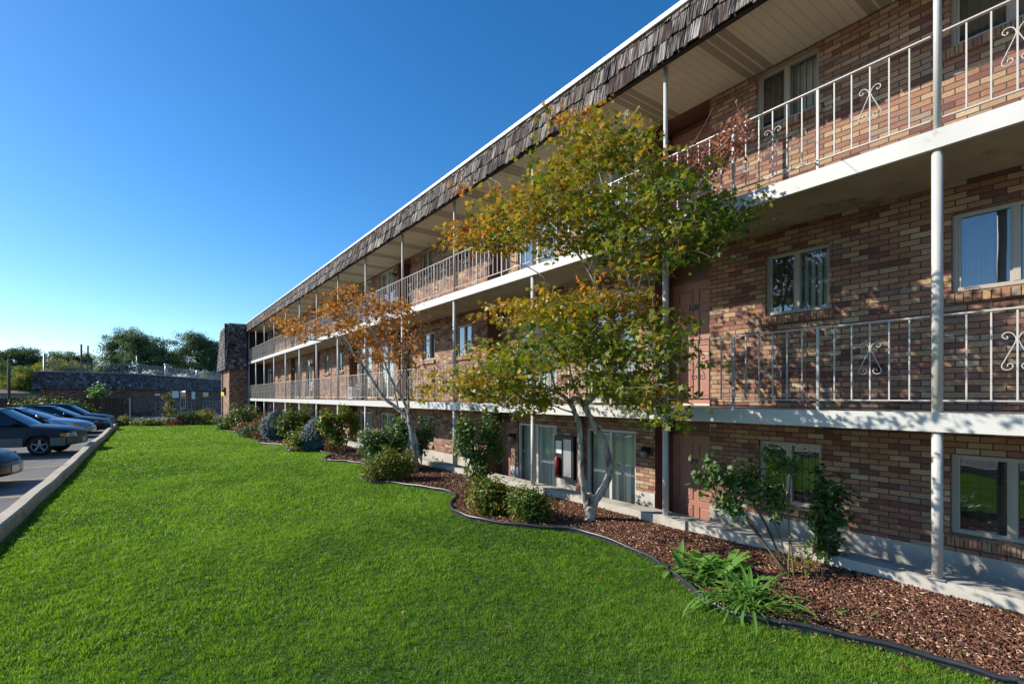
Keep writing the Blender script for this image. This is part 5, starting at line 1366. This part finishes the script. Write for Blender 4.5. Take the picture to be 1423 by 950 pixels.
        if lower:
            q = MB(); z0_, z1_ = sill, pr['clad']; yb_ = s_*(W/2+.006)
            def strip(x0, x1, a_=z0_, b__=z1_, n_=6, curve=False):
                for i in range(n_):
                    u0, u1 = x0+(x1-x0)*i/n_, x0+(x1-x0)*(i+1)/n_
                    f0 = nose*max(0,(u0+.9)/.9); f1 = nose*max(0,(u1+.9)/.9)
                    q.quad((u0-f0,yb_,a_),(u1-f1,yb_,a_),(u1-f1,yb_,b__),(u0-f0,yb_,b__))
            for a_ in ((xf-ar-.02, xr+ar+.02), (xf+ar*.93, -.0, sill+.02, z1_), (-L+.15, xr-ar*.95)): q = MB(); strip(*a_); q.build('cladding', lower, t)
    q = MB()
    bm1 = lower or paint
    prev = None
    for k in range(17):
        u = -1+2*k/16; e_ = abs(u); y_ = u*W/2*1.0; x_ = .035-(nose+.03)*e_**3.2
        cur = [Vector((x_,y_,pr['bz0'])),Vector((x_+.02,y_,pr['bz0']+.06)),Vector((x_+.02,y_,pr['bz1']-.04)),Vector((x_-.03,y_,pr['bz1']))]
        if prev:
            for j in range(3): q.quad(prev[j], cur[j], cur[j+1], prev[j+1])
        prev = cur
    q.build('bumper', bm1, t, True)
    q = MB(); gz0, gz1 = pr['lamp'][0]+.01, pr['lamp'][1]-.01
    for i in range(8):
        u0, u1 = -.44+.88*i/8, -.44+.88*(i+1)/8
        f_ = lambda u, z: Vector((xprof(z)-nose*abs(u)**3.2+.006, u*W/2, z))
        q.quad(f_(u0,gz0), f_(u1,gz0), f_(u1,gz1), f_(u0,gz1))
    q.build('grille', M['black'], t, True)
    q = MB(); q.box((.055,-.15,pr['bz0']+.05),(.066,.15,pr['bz0']+.20)); q.build('number_plate', M['plate'], t)
    return t
navy = carpaint('navy_paint', (.003,.004,.010), .38, 0); silverp = carpaint('silver_blue_paint', (.26,.32,.42), .28, .7); clad = mat('grey_cladding', (.13,.13,.12), .45, .2)
blackp = carpaint('black_paint', (.003,.003,.004), .38, 0); darkp = carpaint('dark_blue_paint', (.006,.009,.016), .35, 0); whitep = carpaint('pale_paint', (.5,.52,.52), .3, .1)
SUV = dict(L=4.45,W=1.735,H=1.50,fo=.86,wb=2.53,wr=.325,sill=.30,nose=.17,belt=1.0,hood=[(.0,.40),(.02,.60),(-.03,.76),(-.10,.84),(-.45,.93),(-.95,.99),(-1.28,1.02)],rear=[(-2.5,1.02),(-4.30,1.02),(-4.43,.95),(-4.45,.55),(-4.43,.36)],
   A=(-1.27,1.0),Bf=(-2.00,1.49),Cr=(-4.0,1.50),D=(-4.33,1.0),Bp=-2.62,cp=-3.5,lamp=(.60,.76,-.30),bz0=.34,bz1=.60,clad=.585)
SEDAN = dict(L=5.0,W=1.85,H=1.34,fo=1.02,wb=2.76,wr=.32,sill=.22,nose=.30,belt=.93,hood=[(.0,.34),(.03,.50),(-.06,.64),(-.25,.735),(-.7,.83),(-1.2,.90),(-1.55,.94)],rear=[(-2.6,.95),(-4.25,.96),(-4.85,.93),(-4.98,.78),(-5.0,.45),(-4.96,.30)],
   A=(-1.50,.93),Bf=(-2.50,1.335),Cr=(-3.45,1.335),D=(-4.25,.95),Bp=-2.85,lamp=(.54,.70,-.42),bz0=.24,bz1=.50,pm=True)
SED2 = dict(SEDAN); SED2.update(L=4.7,fo=.95,wb=2.65,W=1.78,nose=.26,A=(-1.42,.93),Bf=(-2.30,1.37),H=1.375,Cr=(-3.3,1.37),D=(-4.0,.96),rear=[(-2.6,.95),(-4.0,.98),(-4.55,.95),(-4.68,.78),(-4.7,.45),(-4.66,.30)])
HATCH = dict(SUV); HATCH.update(H=1.42,sill=.26,L=4.3,wr=.31,hood=[(.0,.36),(.02,.56),(-.03,.70),(-.12,.77),(-.5,.85),(-.95,.91),(-1.25,.94)],belt=.94,A=(-1.25,.93),Bf=(-1.95,1.405),Cr=(-3.9,1.42),D=(-4.18,.95),rear=[(-2.5,.95),(-4.15,.95),(-4.28,.88),(-4.3,.5),(-4.28,.33)],lamp=(.56,.71,-.28),bz0=.28,bz1=.52)
def place(nosepx, X, pr, **kw):
    z = 700*abs(X)/(CT*abs(nosepx-205)); c = P(nosepx, 600, z)
    return Vector((c.x, c.y, -.1))+CN*.25
p1 = place(111, -1.98, SUV); p2 = place(136, -1.9, SEDAN); p3 = place(151, -1.85, SED2); p4 = place(156, -1.95, HATCH); p0 = place(20, -2.0, SED2)
print('cars', p0, p1, p2, p3, p4)
def by_wheel(px, py, pr): g_ = G(px, py, -.1); return Vector((g_.x,g_.y,-.1))+CDIR*pr['fo']+CN*(pr['W']/2-.08)
p1 = by_wheel(55, 633, SUV); p2 = by_wheel(109.5, 608, SEDAN)-CDIR*.75; p0 = Vector((-2.42, 15.4, -.1)); p3 = p2+Vector((.50,3.3,0)); p4 = p2+Vector((.40,7.6,0)); print('cars2', p0,p1,p2,p3,p4)
car(p1, CDIR, 'dark navy wagon with grey lower cladding and amber corner light, nearest car seen side on', 'car', SUV, navy, clad)
car(p2, CDIR, 'silver blue sedan parked just behind the navy wagon', 'car', SEDAN, silverp)
car(p3, CDIR, 'dark blue sedan between the silver sedan and the farthest hatchback', 'car', SED2, darkp)
car(p4, CDIR, 'black boxy hatchback, farthest of the cars parked at the kerb', 'car', HATCH, blackp)
car(p0, CDIR, 'black car at the left edge with only its nose and number plate in view', 'car', SED2, blackp)
q_ = P(119, 560, 45.5); car(Vector((q_.x+2.2, q_.y+2.0, -.1)), Vector((1,0,0)), 'pale car behind the board fence with only its roof showing', 'car', HATCH, whitep, group='cars beyond the fence')
# a fallen leaf or two on the lawn
for (x, y, lab) in ((122,673,'dark red fallen leaf lying on the lawn beside the parking kerb'),(440,735,'orange fallen leaf in the middle of the lawn'),(835,800,'fallen leaf on the lawn beside the inner curve of the edging'),
        (905,800,'fallen leaf on the grass just outside the black edging near the daylily'),(1250,925,'fallen leaf at the bottom right corner of the lawn'),(560,850,'fallen leaf low in the foreground of the lawn')):
    p = G(x, y, .03); o = leaves('fallen_leaf', np.array([[p.x,p.y,.033]]), .07, STAR, M['maple_orange'] if x != 122 else M['dead'], np.array([rng.random()]), 3); tag(o, lab, 'leaf', 'fallen leaves scattered on the lawn')
# chairs on the middle walkway
def chair(x_, y_, rz, lab):
    t = empty('garden_chair', (x_, y_, Z1), rz); tag(t, lab, 'chair', 'white chairs on the middle walkway')
    b = MB(); b.box((-.23,-.22,.41),(.23,.22,.44)); o = b.build('seat', M['vinyl_white'], t); bevel(o, .01)
    b = MB()
    for i in range(6): b.box((-.20+i*.072,.215,.45),(-.16+i*.072,.235,.84))
    b.box((-.23,.21,.84),(.23,.24,.90)); b.build('backrest', M['vinyl_white'], t)
    for sx in (-1,1):
        for sy in (-1,1): b = MB(); b.tube([(sx*.24,sy*.22,0),(sx*.20,sy*.19,.41)], .016, 6); b.build('leg', M['vinyl_white'], t)
        b = MB(); b.tube([(sx*.25,.22,.62),(sx*.25,-.20,.62),(sx*.24,-.22,.42)], .016, 6); b.build('armrest', M['vinyl_white'], t)
chair(6.75, 20.0-.9, R(-90), 'white slatted chair beside the far air conditioner box')
chair(6.75, 27.6, R(-80), 'white slatted chair farther along the middle walkway')
